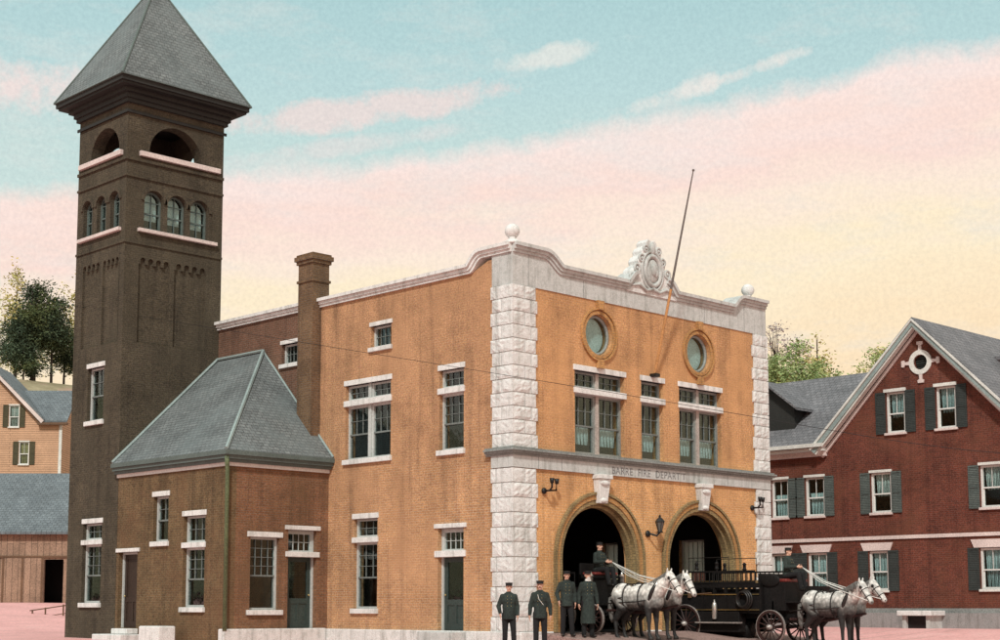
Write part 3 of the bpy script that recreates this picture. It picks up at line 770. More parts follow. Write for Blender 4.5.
topW = [(.0, 10.5)]+scurve(1.15, 10.5, 1.66, 10.13)+[(D-.1, 10.13)]
coping(W, topW, -.42)
obj('coping', cp, 'stone_white', fs)
cp = MB(); coping(EW, [(.0, 10.5), (1.15, 10.5)]+scurve(1.15, 10.5, 1.66, 10.13)[1:]+[(D-.1, 10.13)], -.42)
obj('coping', cp, 'granite_cut', fs)
for x, y in ((.12, .12), (11.4, .30)):
    fi = MB().lathe((x, y, 10.74), [(.27, 0), (.27, .06), (.16, .11), (.09, .17), (.12, .2)], 18); fi.ell((x, y, 11.12), (.215, .215, .21))
    obj('finial', fi, 'stone_white', fs, True)
# centre crest: scrolled shoulders, cartouche ring and shield
cr = MB()
cx = 5.99
half = [(.0, 11.80), (.16, 11.84), (.26, 11.74), (.24, 11.60), (.36, 11.56), (.46, 11.44), (.44, 11.30), (.58, 11.24), (.66, 11.10), (.62, 10.98), (.78, 10.90), (.90, 10.78), (.92, 10.62), (1.05, 10.5), (1.2, 10.4)]
ptsc = [(cx-a, z) for a, z in half[::-1]]+[(cx+a, z) for a, z in half[1:]]+[(cx+1.2, 10.1), (cx-1.2, 10.1)]
cr.fill(F, ptsc, [], -.34, .07)
crest = obj('crest', cr, 'stone_white', fs, bev=.03)
ct = MB(); ct.torus(F.p(cx, 10.86, .09), F.A*.36, Vector((0, 0, .46)), .075, 36, 8); ct.torus(F.p(cx, 10.86, .08), F.A*.50, Vector((0, 0, .60)), .05, 36, 8)
ct.ell(F.p(cx, 10.86, .07), (.30, .10, .38))
ct.ell(F.p(cx-.02, 10.88, .16), (.13, .06, .2)); ct.ell(F.p(cx+.1, 10.78, .15), (.1, .05, .12))
obj('cartouche', ct, 'granite_cut', crest, True)
sc = MB()
for sg in (-1, 1):
    for a, z, r in ((.30, 11.52, .10), (.50, 11.20, .11), (.72, 10.86, .12), (.95, 10.56, .11)):
        sc.torus(F.p(cx+sg*a, z, .08), F.A*r, Vector((0, 0, r)), .04, 16, 6); sc.ell(F.p(cx+sg*a, z, .08), .05)
    sc.tube([F.p(cx+sg*1.0, 10.3, .08), F.p(cx+sg*.62, 10.36, .1), F.p(cx+sg*.3, 10.22, .1), F.p(cx, 10.3, .12)], .05)
sc.ell(F.p(cx, 11.55, .08), (.13, .09, .22))
obj('scroll', sc, 'granite_cut', crest, True)
# flag pole leaning out from the lintel of the middle window
pb = Vector((6.0, -.12, 7.68)); pt = Vector((6.1, -1.62, 13.72))
fp = obj('flagpole', MB().tube([pb, pb.lerp(pt, .42)], [.045, .04], 8), 'pole', fs)
obj('pole_top', MB().tube([pb.lerp(pt, .42), pb.lerp(pt, .75), pt], [.038, .03, .018], 8).ell(pt, .04), 'pole_grey', fp)
obj('bracket', MB().fbox(F, 5.9, 6.1, 7.60, 7.70, -.02, .24), 'iron', fp)
# foundation course
fm = MB()
fm.box(-.12, .2, -.06, AY-.02, -.6, .03)
fd = obj('foundation', fm, 'granite', fs, bev=.03)
fm = MB(); fm.box(TX0-.12, -.121, AY-.12, AY+.2, -.6, .05); obj('foundation', fm, 'granite', fs, bev=.03)
for q in ((.2, AR[0]-2.03, -.10, .2, -.6, .02), (AR[0]+2.03, AR[1]-2.03, -.0645, .2, -.6, .018), (AR[1]+2.03, L+.12, -.10, .2, -.6, .02), (L-.2, L+.12, .201, D, -.6, .0)):
    obj('foundation', MB().box(*q), 'granite', fs, bev=.03)
obj('door_step', MB().box(-.62, -.121, 1.75, 3.2, -.6, .0), 'granite_cut', fs, bev=.02)
# chimney stack
ch = MB(); CX0, CX1, CY0, CY1 = -.36, .30, 8.52, 9.27
ch.box(CX0, CX1, CY0, CY1, 4.5, 10.95); ch.box(CX0-.04, CX1+.04, CY0-.04, CY1+.04, 10.95, 11.03); ch.box(CX0+.001, CX1-.001, CY0+.001, CY1-.001, 11.03, 11.55)
ch.box(CX0-.05, CX1+.05, CY0-.05, CY1+.05, 11.55, 11.66); ch.box(CX0-.10, CX1+.10, CY0-.10, CY1+.10, 11.66, 11.80); ch.box(CX0-.05, CX1+.05, CY0-.05, CY1+.05, 11.80, 11.87)
cho = obj('chimney', ch, 'brick_chimney', fs)
obj('flue', MB().box(CX0+.1, CX1-.1, CY0+.1, CY1-.1, 11.86, 11.90), 'iron', cho)
# --- gas brackets and lantern on the front
for a, z in ((1.2, 3.98), (10.95, 3.95)):
    mb = MB(); mb.ell(F.p(a, z-.08, .04), (.09, .06, .09)); mb.tube([F.p(a, z-.08, .0), F.p(a, z-.08, .25), F.p(a+.0, z+.0, .34), F.p(a, z+.2, .34)], .03)
    mb.tube([F.p(a, z-.08, .2), F.p(a+.28, z-.06, .24), F.p(a+.30, z+.2, .24)], .03)
    mb.cyl(F.p(a, z+.12, .34), F.p(a, z+.26, .34), .05, .07); mb.cyl(F.p(a+.30, z+.12, .24), F.p(a+.30, z+.26, .24), .05, .07)
    obj('gas_bracket', mb, 'iron', fs, True)
mb = MB(); a, z = 5.80, 2.86
mb.tube([F.p(a-.12, z, .0), F.p(a-.12, z, .12), F.p(a+.02, z-.06, .26), F.p(a+.1, z+.05, .32)], .035); mb.ell(F.p(a-.12, z, .04), (.1, .06, .1))
lb = obj('wall_lantern', mb, 'iron', fs, True)
lc = F.p(a+.1, z+.05, .32); lk = .78
obj('lamp_glass', MB().lathe(lc, [(.07*lk, .02), (.16*lk, .38*lk)], 6), 'lamp_glass', lb)
top = MB().lathe(lc, [(r_*lk, z_q*lk) for r_, z_q in ((.19, .38), (.19, .40), (.10, .52), (.04, .56), (.05, .62), (.01, .66))], 6)
for i in range(6):
    q = 2*PI*i/6; top.tube([lc+Vector((lk*.072*math.cos(q), lk*.072*math.sin(q), .02)), lc+Vector((lk*.165*math.cos(q), lk*.165*math.sin(q), .39*lk))], .013, 4)
top.lathe(lc, [(.09, -.02), (.09, .02)], 6)
obj('lamp_cap', top, 'iron', lb)

# --- annex
A_win = (-2.92, -1.86, .60, 2.76); A_dr = (-1.53, -.45, .05, 3.02)
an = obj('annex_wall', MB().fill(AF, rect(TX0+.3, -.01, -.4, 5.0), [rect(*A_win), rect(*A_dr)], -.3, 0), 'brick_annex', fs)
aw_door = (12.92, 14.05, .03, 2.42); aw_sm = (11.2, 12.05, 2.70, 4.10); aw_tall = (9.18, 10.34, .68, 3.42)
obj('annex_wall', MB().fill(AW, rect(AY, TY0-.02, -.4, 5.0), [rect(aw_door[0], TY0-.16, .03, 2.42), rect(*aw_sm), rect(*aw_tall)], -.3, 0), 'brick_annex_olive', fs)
obj('floor_slab', MB().box(TX0+.3, 0, AY+.3, TY0, 4.6, 4.8), 'void', fs)
obj('inner_wall', MB().box(-1.9, -1.8, AY+.3, TY0, -.3, 4.6), 'void', fs)
window(fs, AF, *A_win, nz=4, na=4, ext=.12, curtain=None)
door(fs, AF, *A_dr, (2.2, 2.36))
door(fs, AW, aw_door[0], TY0-.16, .03, 2.42, None, n=-.2, glazed=False, lint=.12, leaf='dark_door')
window(fs, AW, *aw_sm, nz=2, na=2)
window(fs, AW, *aw_tall, tr=(2.46, 2.62), nz=3, na=3)
# steps
obj('stone_step', MB().box(TX0-.75, TX0-.02, 12.6, 14.3, -.6, -.16), 'stone_white', fs, bev=.03)
obj('stone_step', MB().box(TX0-.42, TX0-.01, 12.75, 13.7, -.155, .015), 'stone_white', fs, bev=.03)
# roof
e = .26; X0, Y0 = TX0-e, AY-e; ZE = 5.28
apx = Vector((-.01, 11.56, 9.08)); apr = Vector((-.01, TY0-.005, 9.08))
c0, c1, c2 = Vector((X0, Y0, ZE)), Vector((-.01, Y0, ZE)), Vector((X0, TY0-.005, ZE))
rf = MB()
lowr = Vector((0, 0, -.09))
rf.add([c0, c1, apx, apr, c2]+[q+lowr for q in (c0, c1, apx, apr, c2)], [(0, 1, 2), (0, 2, 3, 4), (6, 5, 7), (7, 5, 9, 8), (0, 5, 6, 1), (4, 9, 5, 0), (1, 6, 7, 2), (2, 7, 8, 3), (3, 8, 9, 4)])
rfo = obj('annex_roof', rf, 'slate', fs)
hip = MB(); hip.tube([c0+Vector((0, 0, .02)), apx+Vector((-.02, 0, .03))], .06, 6); hip.tube([c1+Vector((-.03, 0, .03)), apx+Vector((-.03, 0, .02))], .035, 6)
hip.tube([apx+Vector((-.05, 0, .03)), apr+Vector((-.05, 0, .03))], .05, 6); hip.tube([c2+Vector((0, -.03, .03)), apr+Vector((-.05, -.03, .03))], .05, 6)
obj('ridge_flashing', hip, 'trim_teal', rfo)
gu = MB()
for o, z0, z1 in ((.30, 5.13, 5.26), (.24, 5.02, 5.13), (.16, 4.93, 5.02)):
    gu.box(TX0-o, -.012, AY-o, AY+.1, z0, z1-.002); gu.box(TX0-o, TX0+.1, AY+.1, TY0-.01, z0, z1-.002)
obj('gutter', gu, 'eave_green', rfo)
fc = MB(); fc.box(TX0-.06, -.013, AY-.06, AY+.1, 4.82, 4.928); fc.box(TX0-.06, TX0+.1, AY+.1, TY0-.01, 4.82, 4.928)
obj('fascia', fc, 'frame_white', rfo)
obj('downspout', MB().tube([(TX0-.2, AY-.2, 5.1), (TX0-.14, AY-.14, 4.85), (TX0-.08, AY-.08, 4.65), (TX0-.08, AY-.08, .0)], .065, 8), 'pipe', fs, True)

# --- tower
t_up = (15.28, 16.32, 6.83, 8.62); t_lo = (15.14, 16.34, .82, 3.42)
tw3 = [(16.05, 16.92), (15.28, 16.05), (14.52, 15.28)]
def pointed(c, r, z0, zs): return arch(c, r, z0, zs, k=12)
tFw = [(-2.70, .36), (-1.80, .36), (-.90, .36)]; tWw = [(16.65, .29), (15.75, .29), (14.88, .29)]
bel_F = arch(-1.88, 1.03, 15.78, 15.86, 1.0); bel_W = arch(15.62, .92, 15.78, 15.86, .92)
TZ = 17.55
TE = Frame((TX1, 0, 0), (0, 1, 0), (1, 0, 0)); TN = Frame((0, TY1, 0), (1, 0, 0), (0, 1, 0))
tm = MB(); s = .09
iF = Frame((0, TY0+s, 0), (1, 0, 0), (0, -1, 0)); iW = Frame((TX0+s, 0, 0), (0, 1, 0), (-1, 0, 0))
wF = [pointed(c, r, 13.2, 14.15) for c, r in tFw]; wW = [pointed(c, r, 13.2, 14.15) for c, r in tWw]
tm.fill(iF, rect(TX0+s, TX1, -.5, TZ), wF+[bel_F], -.36, 0)
tm.fill(iW, rect(TY0+s+.36, TY1, -.5, TZ), wW+[bel_W, rect(*t_up), rect(*t_lo)], -.36, 0)
tm.fill(TE, rect(TY0+s+.36, TY1, -.5, TZ), [bel_W], -.36, 0)
tm.fill(TN, rect(TX0+s+.36, TX1-.36, -.5, TZ), [bel_F], -.36, 0)
# outer brick skin with sunk, corbelled panels
def scallop(a0, a1, z0, zt, k=4):
    pts = [(a0, z0), (a1, z0)]; wv = (a1-a0)/k
    for i in range(k):
        b1 = a1-i*wv; c = b1-wv*.44; r = wv*.34
        pts += [(b1-wv*.10, zt) if i else (b1, zt)]
        pts += [(c+r*math.cos(PI*j/8), zt+.12+r*math.sin(PI*j/8)) for j in range(9)]
        pts += [(b1-wv*.78, zt)]
    pts += [(a0, zt)]
    out = []
    for p in pts:
        if not out or (abs(p[0]-out[-1][0])+abs(p[1]-out[-1][1])) > 1e-4: out.append(p)
    return out
tm.fill(TF, rect(TX0, TX1, -.5, TZ), wF+[bel_F, scallop(-3.22, -2.02, 9.35, 11.98), scallop(-1.84, -.58, 9.35, 11.98)], -s, 0)
tm.fill(AW, rect(TY0+s, TY1, -.5, TZ), wW+[bel_W, rect(*t_up), rect(*t_lo), scallop(15.72, 16.88, 9.35, 11.98), scallop(14.5, 15.56, 9.35, 11.98)], -s, 0)
tw = obj('tower', tm, 'brick_tower', fs)
obj('belfry_floor', MB().box(TX0+.45, TX1-.36, TY0+.45, TY1-.36, 15.3, 15.5), 'void', tw)
obj('tower_floor', MB().box(TX0+.45, TX1-.36, TY0+.45, TY1-.36, 12.6, 12.75), 'void', tw)
obj('tower_floor', MB().box(TX0+.45, TX1-.36, TY0+.45, TY1-.36, 5.0, 5.2), 'void', tw)
for c, r in tFw: pass
def arched_win(Fr, c, r, z0, zs, n):
    o = arch(c, r, z0, zs, k=12); i = arch(c, r-.06, z0+.06, zs, k=12)
    mb = MB().fill(Fr, o, [i], n-.05, n+.03)
    zm = z0+(zs+r-z0)*.42; mb.fbox(Fr, c-r+.05, c+r-.05, zm-.025, zm+.025, n-.03, n+.02)
    mb.fbox(Fr, c-.013, c+.013, z0+.05, zs+r-.05, n-.03, n+.01); mb.fbox(Fr, c-r+.05, c+r-.05, zs-.015, zs+.012, n-.03, n+.008)
    wo = obj('arched_window', mb, 'eave_green', fs)
    obj('pane', MB().prism(Fr, arch(c, r-.03, z0+.03, zs, k=12), n-.04, n-.032), 'glass', wo)
    obj('pane_sheet', MB().prism(Fr, arch(c, r-.1, z0+.35, zs, k=12), n-.13, n-.11), 'curtain', wo)
for c, r in tFw: arched_win(TF, c, r, 13.2, 14.15, -.17)
for c, r in tWw: arched_win(AW, c, r, 13.2, 14.15, -.17)
hood = MB()
for Fr, ws in ((TF, tFw), (AW, tWw)):
    for c, r in ws:
        o = [(c-(r+.13)*math.cos(PI*i/14), 14.15+(r+.13)*math.sin(PI*i/14)) for i in range(15)]; i_ = [(c+(r+.02)*math.cos(PI*i/14), 14.15+(r+.02)*math.sin(PI*i/14)) for i in range(15)]
        hood.fill(Fr, o+i_, [], 0.0, .05)
for z0, z1, o in ((14.86, 14.94, .05), (15.42, 15.52, .06), (12.62, 12.70, .04)):
    hood.fbox(TF, TX0-o, TX1+.0, z0, z1, 0., o); hood.fbox(AW, TY0, TY1, z0, z1, 0., o)
obj('string_course', hood, 'brick_tower', tw)
for (Fr, a0, a1, z0, z1) in ((TF, -3.30, -.12, 15.62, 15.79), (AW, 14.45, 17.2, 15.62, 15.79), (TF, -3.30, -.2, 13.05, 13.17), (AW, 14.45, 17.15, 13.05, 13.17)):
    obj('sill', MB().fbox(Fr, a0, a1, z0, z1, -.2, .12), 'trim_pink', tw, bev=.012)
window(fs, AW, *t_up, nz=2, na=2, frame='frame_grey')
window(fs, AW, *t_lo, tr=(2.72, 2.88), nz=3, na=3)
# cornice, eave and roof
ec = MB()
for o, z0, z1 in ((.07, 17.02, 17.12), (.10, 17.36, 17.50), (.17, 17.50, 17.66)):
    ec.box(TX0-o, TX1+o, TY0-o, TY0+.04-o if z1 < 17.2 else TY1+o, z0, z1-.002)
    if z1 < 17.2: ec.box(TX0-o, TX0-o+.04, TY0-o+.04, TY1+o, z0, z1-.002)
obj('corbel_course', ec, 'eave_dark', tw)
ec = MB()
for o, z0, z1 in ((.30, 17.66, 17.80), (.55, 17.80, 17.88), (.62, 17.88, 18.04)):
    ec.box(TX0-o, TX1+o, TY0-o, TY1+o, z0, z1-.002)
obj('eave_cornice', ec, 'eave_dark', tw)
o = .66; q = [Vector((TX0-o, TY0-o, 18.06)), Vector((TX1+o, TY0-o, 18.06)), Vector((TX1+o, TY1+o, 18.06)), Vector((TX0-o, TY1+o, 18.06))]
ap = Vector((-1.85, 15.78, 22.5))
tr = MB(); tr.add(q+[ap], [(3, 2, 1, 0), (0, 1, 4), (1, 2, 4), (2, 3, 4), (3, 0, 4)])
tro = obj('tower_roof', tr, 'slate', tw)
hp = MB()
for c in q: hp.tube([c, ap], .045, 6)
hp.ell(ap, .1)
obj('hip_flashing', hp, 'eave_green', tro)
ed = MB(); ed.box(TX0-o-.03, TX1+o+.03, TY0-o-.03, TY1+o+.03, 18.04, 18.058); obj('gutter', ed, 'eave_green', tro)

# granite block and wire
tag(obj('carriage_block', MB().box(-4.75, -4.15, 10.05, 11.15, -.6, .12), 'stone_white', bev=.04), 'white granite carriage block standing beside the brick annex wall', 'stone block')
wp = [(-3.80, 17.3, 10.92), (-1.36, 6.84, 8.55), (-.41, -2.15, 6.52), (1.33, -6.48, 5.5), (2.6, -13.04, 3.9), (4.3, -21, 3.6), (7, -34, 5.0)]
pts = []
for i in range(len(wp)-1):
    for k in range(6): pts.append(Vector(wp[i]).lerp(Vector(wp[i+1]), k/6))
for _ in range(8):
    pts = [pts[0]]+[(pts[i-1]+pts[i]*2+pts[i+1])/4 for i in range(1, len(pts)-1)]+[pts[-1]]
tag(obj('telegraph_wire', MB().tube(pts, .007, 5), 'iron'), 'thin dark wire strung from the brick tower across the front of the station', 'wire')
tp = thing('telegraph_pole', 'tall weathered telegraph pole with a crossarm holding the end of the telegraph wire', 'telegraph pole', (7.0, -34.0, -.4))
obj('shaft', MB().tube([(0, 0, -.5), (0, 0, 6.4)], [.16, .11], 10), 'pole_grey', tp, True)
ca = obj('crossarm', MB().box(-.9, .9, -.20, -.11, 5.15, 5.27), 'pole_grey', tp)
for x in (-.75, -.3, .3, .75): obj('insulator', MB().lathe((x, -.155, 5.27), [(.03, 0), (.05, .03), (.045, .09), (.02, .12)], 8), 'stone_white', ca)
#@@PART2@@
CAM = Vector((-29.494, -29.12, .674))
def from_px(u, v, wdist): return CAM+(r1*((u-px)/f)+u1*((py-v)/f)+fw)*wdist
# ------------------------------------------------------------------ RIGHT HOUSE (dark red brick, behind the station's right end)
LF = Frame((0, 0, 0), (1, 0, 0), (0, -1, 0))
def shutters(parent, Fr, a0, a1, z0, z1, wd, m, n=.0):
    for q0, q1 in ((a0-wd-.03, a0-.03), (a1+.03, a1+wd+.03)):
        mb = MB(); mb.fbox(Fr, q0, q1, z0, z1, n+.005, n+.035)
        for x0, x1, y0, y1 in ((q0, q0+.05, z0, z1), (q1-.05, q1, z0, z1), (q0+.05, q1-.05, z0, z0+.07), (q0+.05, q1-.05, z1-.07, z1), (q0+.05, q1-.05, (z0+z1)/2-.035, (z0+z1)/2+.035)):
            mb.fbox(Fr, x0, x1, y0, y1, n+.034, n+.05)
        obj('shutter', mb, m, parent)
def roof_slab(parent, name, quad, th, m, down=None):
    q = [Vector(p) for p in quad]; dn = Vector((0, 0, -th))
    return obj(name, MB().hexa([p+dn for p in q]+q), m, parent)

rh = thing('brick_house', 'dark red brick house with pale raked gable, small cross-shaped attic vent and shuttered windows', 'house', (20, 0, 0), R(-90))
upw = [(-5.55, -4.78), (-3.99, -3.15), (-1.14, -.30), (3.2, 4.0)]; gbw = [(-.40, .36), (1.62, 2.38)]; lww = [(-5.62, -4.85), (-3.95, -3.10), (-1.30, -.52), (3.1, 3.95)]
holes = [rect(a0, a1, 4.15, 5.62) for a0, a1 in upw]+[rect(a0, a1, 7.05, 8.55) for a0, a1 in gbw]+[rect(a0, a1, 1.32, 2.76) for a0, a1 in lww]+[circ(1.06, 9.53, .27, 20)]
obj('brick_wall', MB().fill(LF, [(-9.5, -.6), (5.15, -.6), (5.15, 6.9), (1.0, 11.0), (-3.15, 6.9), (-9.5, 6.9)], holes, -.3, 0), 'house_brick', rh)
bk = MB(); bk.box(-9.5, -9.2, .301, 7.2, -.6, 6.9); bk.box(4.85, 5.15, .301, 7.2, -.6, 6.9); bk.box(-9.2, 4.85, 6.9, 7.2, -.6, 6.9)
obj('brick_wall', bk, 'house_brick', rh)
obj('floor_slab', MB().box(-9.2, 4.85, .301, 6.9, 3.1, 3.3), 'void', rh); obj('floor_slab', MB().box(-9.2, 4.85, .301, 6.9, 6.3, 6.5), 'void', rh)
obj('inner_wall', MB().box(-9.2, 4.85, 2.6, 2.75, -.3, 6.3), 'void', rh)
obj('inner_wall', MB().box(-2.8, 4.6, 2.6, 2.75, 6.5, 7.9), 'void', rh)
for k, (a0, a1) in enumerate(upw):
    wd = window(rh, LF, a0, a1, 4.15, 5.62, -.10, lint=.10, sill=.09, frame='frame_white', trim='trim_white', curtain='curtain' if k < 2 else 'curtain_white', ext=.05, nz=1, na=2, cz=(.0, .60) if k < 2 else (.38, .98), sill_mat='trim_pink', lint_out=.06, fr=.07)
    shutters(wd, LF, a0, a1, 4.12, 5.64, .40, 'shutter')
for k, (a0, a1) in enumerate(gbw):
    wd = window(rh, LF, a0, a1, 7.05, 8.55, -.10, lint=.12, sill=.09, frame='frame_white', trim='trim_white', curtain='curtain', ext=.07, nz=1, na=2, cz=(.35, .98), sill_mat='trim_pink', lint_out=.08, fr=.07)
    shutters(wd, LF, a0, a1, 7.02, 8.57, .40, 'shutter_dark')
for k, (a0, a1) in enumerate(lww):
    wd = window(rh, LF, a0, a1, 1.32, 2.74, -.10, lint=0, sill=.09, frame='frame_white', trim='trim_white', curtain='curtain', ext=.05, nz=1, na=2, cz=(.0, .97), sill_mat='trim_white', fr=.07)
    obj('lintel', MB().prism(LF, [(a0-.20, 2.762), (a1+.12, 2.762), (a1+.24, 3.05), (a0-.32, 3.05)], -.03, .05), 'trim_pink', wd)
    shutters(wd, LF, a0, a1, 1.28, 2.755, .42, 'shutter_dark')
obj('belt_course', MB().fbox(LF, -9.5, 5.17, 3.16, 3.29, -.05, .06), 'trim_pink', rh)
obj('foundation', MB().box(-9.5, 5.2, -.14, .2, -.8, .50), 'old_stone', rh)
obj('water_table', MB().box(-9.5, 5.18, -.06, .2, .501, .66), 'cornice_grey', rh)
ce = obj('cellar_entry', MB().box(.58, .72, -1.0, -.142, -.6, .40).box(1.5, 1.64, -1.0, -.142, -.6, .40).box(.72, 1.5, -.99, -.15, -.6, -.3), 'granite_cut', rh)
obj('cover_slab', MB().box(.45, 1.78, -1.15, -.142, .401, .58), 'stone_white', ce, bev=.02)
obj('cellar_dark', MB().box(.721, 1.499, -.85, -.80, -.5, .40), 'iron', ce)  # black sheet standing in for the dark of the cellar opening
# attic vent
v = MB(); v.fill(LF, circ(1.06, 9.53, .45, 28), [circ(1.06, 9.53, .275, 28)], -.05, .06)
vo = obj('attic_vent', v, 'trim_white', rh)
v = MB()
for q in range(4):
    c_, s_q = math.cos(q*PI/2), math.sin(q*PI/2)
    pl = [(.42, -.07), (.62, -.05), (.66, -.13), (.76, -.11), (.76, .11), (.66, .13), (.62, .05), (.42, .07)]
    v.prism(LF, [(1.06+x*c_-y*s_q, 9.53+x*s_q+y*c_) for x, y in pl], -.02, .055)
obj('vent_arm', v, 'trim_pink', vo)
v = MB(); v.prism(LF, circ(1.06, 9.53, .28, 20), -.16, -.14)
for i in range(5): v.fbox(LF, .82, 1.30, 9.33+.08*i, 9.36+.08*i, -.139, -.08)
obj('louvre', v, 'shutter_dark', vo)
# roofs
roof_slab(rh, 'roof', [(-9.7, -.42, 6.86), (-3.1, -.42, 6.86), (-.2, 3.3, 9.98), (-9.7, 3.3, 9.98)], .12, 'slate_house')
roof_slab(rh, 'roof', [(-9.7, 3.32, 9.98), (5.3, 3.32, 9.98), (5.3, 7.5, 6.5), (-9.7, 7.5, 6.5)], .12, 'slate_house')
gr = roof_slab(rh, 'gable_roof', [(-3.45, -.46, 6.72), (1.0, -.46, 11.14), (1.0, 6.2, 11.14), (-3.45, 6.2, 6.72)], .12, 'slate_house')
roof_slab(gr, 'slope', [(1.001, -.46, 11.14), (5.45, -.46, 6.72), (5.45, 6.2, 6.72), (1.001, 6.2, 11.14)], .12, 'slate_house')
P = [(1.0-4.42, 6.62), (1.0, 11.02), (1.0+4.42, 6.62)]
obj('rake_board', MB().strip(LF, P, -.20, -.02, .28, .45), 'trim_teal', gr)
obj('rake_moulding', MB().strip(LF, P, -.27, -.201, .16, .40), 'trim_white', gr)
obj('rake_moulding', MB().strip(LF, P, -.019, .07, .44, .50), 'trim_white', gr)
obj('frieze_board', MB().strip(LF, P, -.40, -.271, .005, .10), 'trim_pink', gr)
obj('gutter', MB().box(-9.7, -2.9, -.55, -.40, 6.72, 6.86).box(-9.7, -2.95, -.42, -.02, 6.58, 6.70), 'trim_white', rh)
obj('cornice', MB().box(-9.7, -2.98, -.20, -.01, 6.40, 6.575), 'trim_pink', rh)
# dormer
dm = obj('dormer', MB().box(-7.2, -4.75, .5, 4.0, 7.2, 8.42), 'eave_dark', rh)
roof_slab(dm, 'dormer_roof', [(-6.0, .2, 9.62), (-4.45, .2, 8.42), (-4.45, 4.2, 8.42), (-6.0, 4.2, 9.62)], .10, 'slate_house')
roof_slab(dm, 'dormer_roof', [(-7.55, .2, 8.42), (-6.001, .2, 9.62), (-6.001, 4.2, 9.62), (-7.55, 4.2, 8.42)], .10, 'slate_house')
obj('gable', MB().prism(Frame((0, .5, 0), (1, 0, 0), (0, -1, 0)), [(-7.2, 8.42), (-4.75, 8.42), (-6.0, 9.4)], -.2, 0), 'eave_dark', dm)

# ------------------------------------------------------------------ LEFT HOUSE and BARN
RA = math.atan2(-.69, .72)
lh = thing('clapboard_house', 'orange clapboard house with steep gable and brown shutters on the slope behind the barn', 'house', (16.4, 58.2, 0), RA)
hz = [rect(-1.68, -1.03, 11.9, 13.25), rect(-.98, -.35, 9.55, 10.95), rect(-4.9, -4.3, 11.9, 13.25), rect(-4.9, -4.3, 9.55, 10.95)]
obj('wall', MB().fill(LF, [(-6.6, 3.), (1.65, 3.), (1.65, 12.2), (.4, 12.2), (-3.0, 15.7), (-6.5, 12.2), (-6.6, 12.2)], hz, -.2, 0), 'house_orange', lh)
bk = MB(); bk.box(-6.6, -6.4, .201, 5, 3, 12.2); bk.box(1.45, 1.65, .201, 5, 3, 12.2); bk.box(-6.4, 1.45, 4.8, 5, 3, 12.2); bk.prism(Frame((1.45, 0, 0), (0, 1, 0), (1, 0, 0)), [(.2, 12.2), (5, 12.2), (2.5, 14.2)], 0, .2)
obj('wall', bk, 'house_orange', lh)
obj('inner_wall', MB().box(-6.4, 1.45, 1.2, 1.3, 3, 12), 'void', lh)
for k, h in enumerate(hz):
    a0, a1, z0, z1 = h[0][0], h[1][0], h[0][1], h[2][1]
    wd = window(lh, LF, a0, a1, z0, z1, -.06, lint=.08, sill=.08, frame='frame_white', trim='trim_white', curtain='curtain_yellow' if k == 1 else 'curtain_white', ext=.04, nz=1, na=2, cz=(.0, 1.), fr=.05)
    shutters(wd, LF, a0, a1, z0-.03, z1+.03, .34, 'brown_shutter')
obj('corner_board', MB().fbox(LF, 1.5, 1.68, 3, 12.2, .0, .04), 'trim_white', lh)
r_ = roof_slab(lh, 'roof', [(.42, -.3, 12.28), (2.05, -.3, 12.28), (2.05, 2.5, 14.55), (-1.6, 2.5, 14.55)], .12, 'slate_far')
roof_slab(r_, 'slope', [(-6.9, 2.51, 14.55), (2.05, 2.51, 14.55), (2.05, 5.3, 12.28), (-6.9, 5.3, 12.28)], .12, 'slate_far')
obj('eave_board', MB().box(.2, 2.05, -.36, -.02, 12.0, 12.15), 'trim_brown', r_)
g_ = roof_slab(lh, 'gable_roof', [(-3.0, -.4, 16.0), (.62, -.4, 12.38), (.62, 4.5, 12.38), (-3.0, 4.5, 16.0)], .12, 'slate_far')
roof_slab(g_, 'slope', [(-6.62, -.4, 12.38), (-3.001, -.4, 16.0), (-3.001, 4.5, 16.0), (-6.62, 4.5, 12.38)], .12, 'slate_far')
P = [(-6.62, 12.26), (-3.0, 15.88), (.62, 12.26)]
obj('rake_board', MB().strip(LF, P, -.24, 0, .24, .38), 'trim_pink', g_)
obj('rake_shadow_board', MB().strip(LF, P, -.36, -.245, .02, .24), 'trim_brown', g_)
ch = obj('chimney', MB().box(-5.6, -5.0, 2.3, 2.9, 12.2, 15.6).box(-5.66, -4.94, 2.24, 2.96, 15.6, 15.8), 'brick_dark', lh)

bn = thing('barn', 'weathered brown board barn with grey shingled roof and dark open doorway beside the tower', 'barn', (7.05, 40.1, 0), RA)
obj('wall', MB().fill(LF, rect(-6, 4.4, .3, 4.5), [rect(.52, 1.46, .7, 3.02)], -.15, 0), 'barn_board', bn)
bk = MB(); bk.box(-6, -5.85, .151, 8, .3, 4.5); bk.box(4.25, 4.4, .151, 8, .3, 4.5); bk.box(-5.85, 4.25, 7.85, 8, .3, 4.5)
for x in (-5.99, 4.251): bk.prism(Frame((x, 0, 0), (0, 1, 0), (1, 0, 0)), [(0.01, 4.501), (7.99, 4.501), (4, 7.4)], 0, .14)
obj('wall', bk, 'barn_board', bn)
obj('floor', MB().box(-5.85, 4.25, .151, 7.85, .6, .72), 'void', bn)
obj('inner_wall', MB().box(-5.85, 4.25, 2.5, 2.6, .72, 4.4), 'void', bn)
r_ = roof_slab(bn, 'roof', [(-6.4, -.35, 4.36), (4.8, -.35, 4.36), (4.8, 4.0, 7.62), (-6.4, 4.0, 7.62)], .12, 'slate_far')
roof_slab(r_, 'slope', [(-6.4, 4.01, 7.62), (4.8, 4.01, 7.62), (4.8, 8.35, 4.36), (-6.4, 8.35, 4.36)], .12, 'slate_far')
obj('door_rail', MB().fbox(LF, -3.5, 1.7, 3.10, 3.20, 0, .06), 'trim_brown', bn)
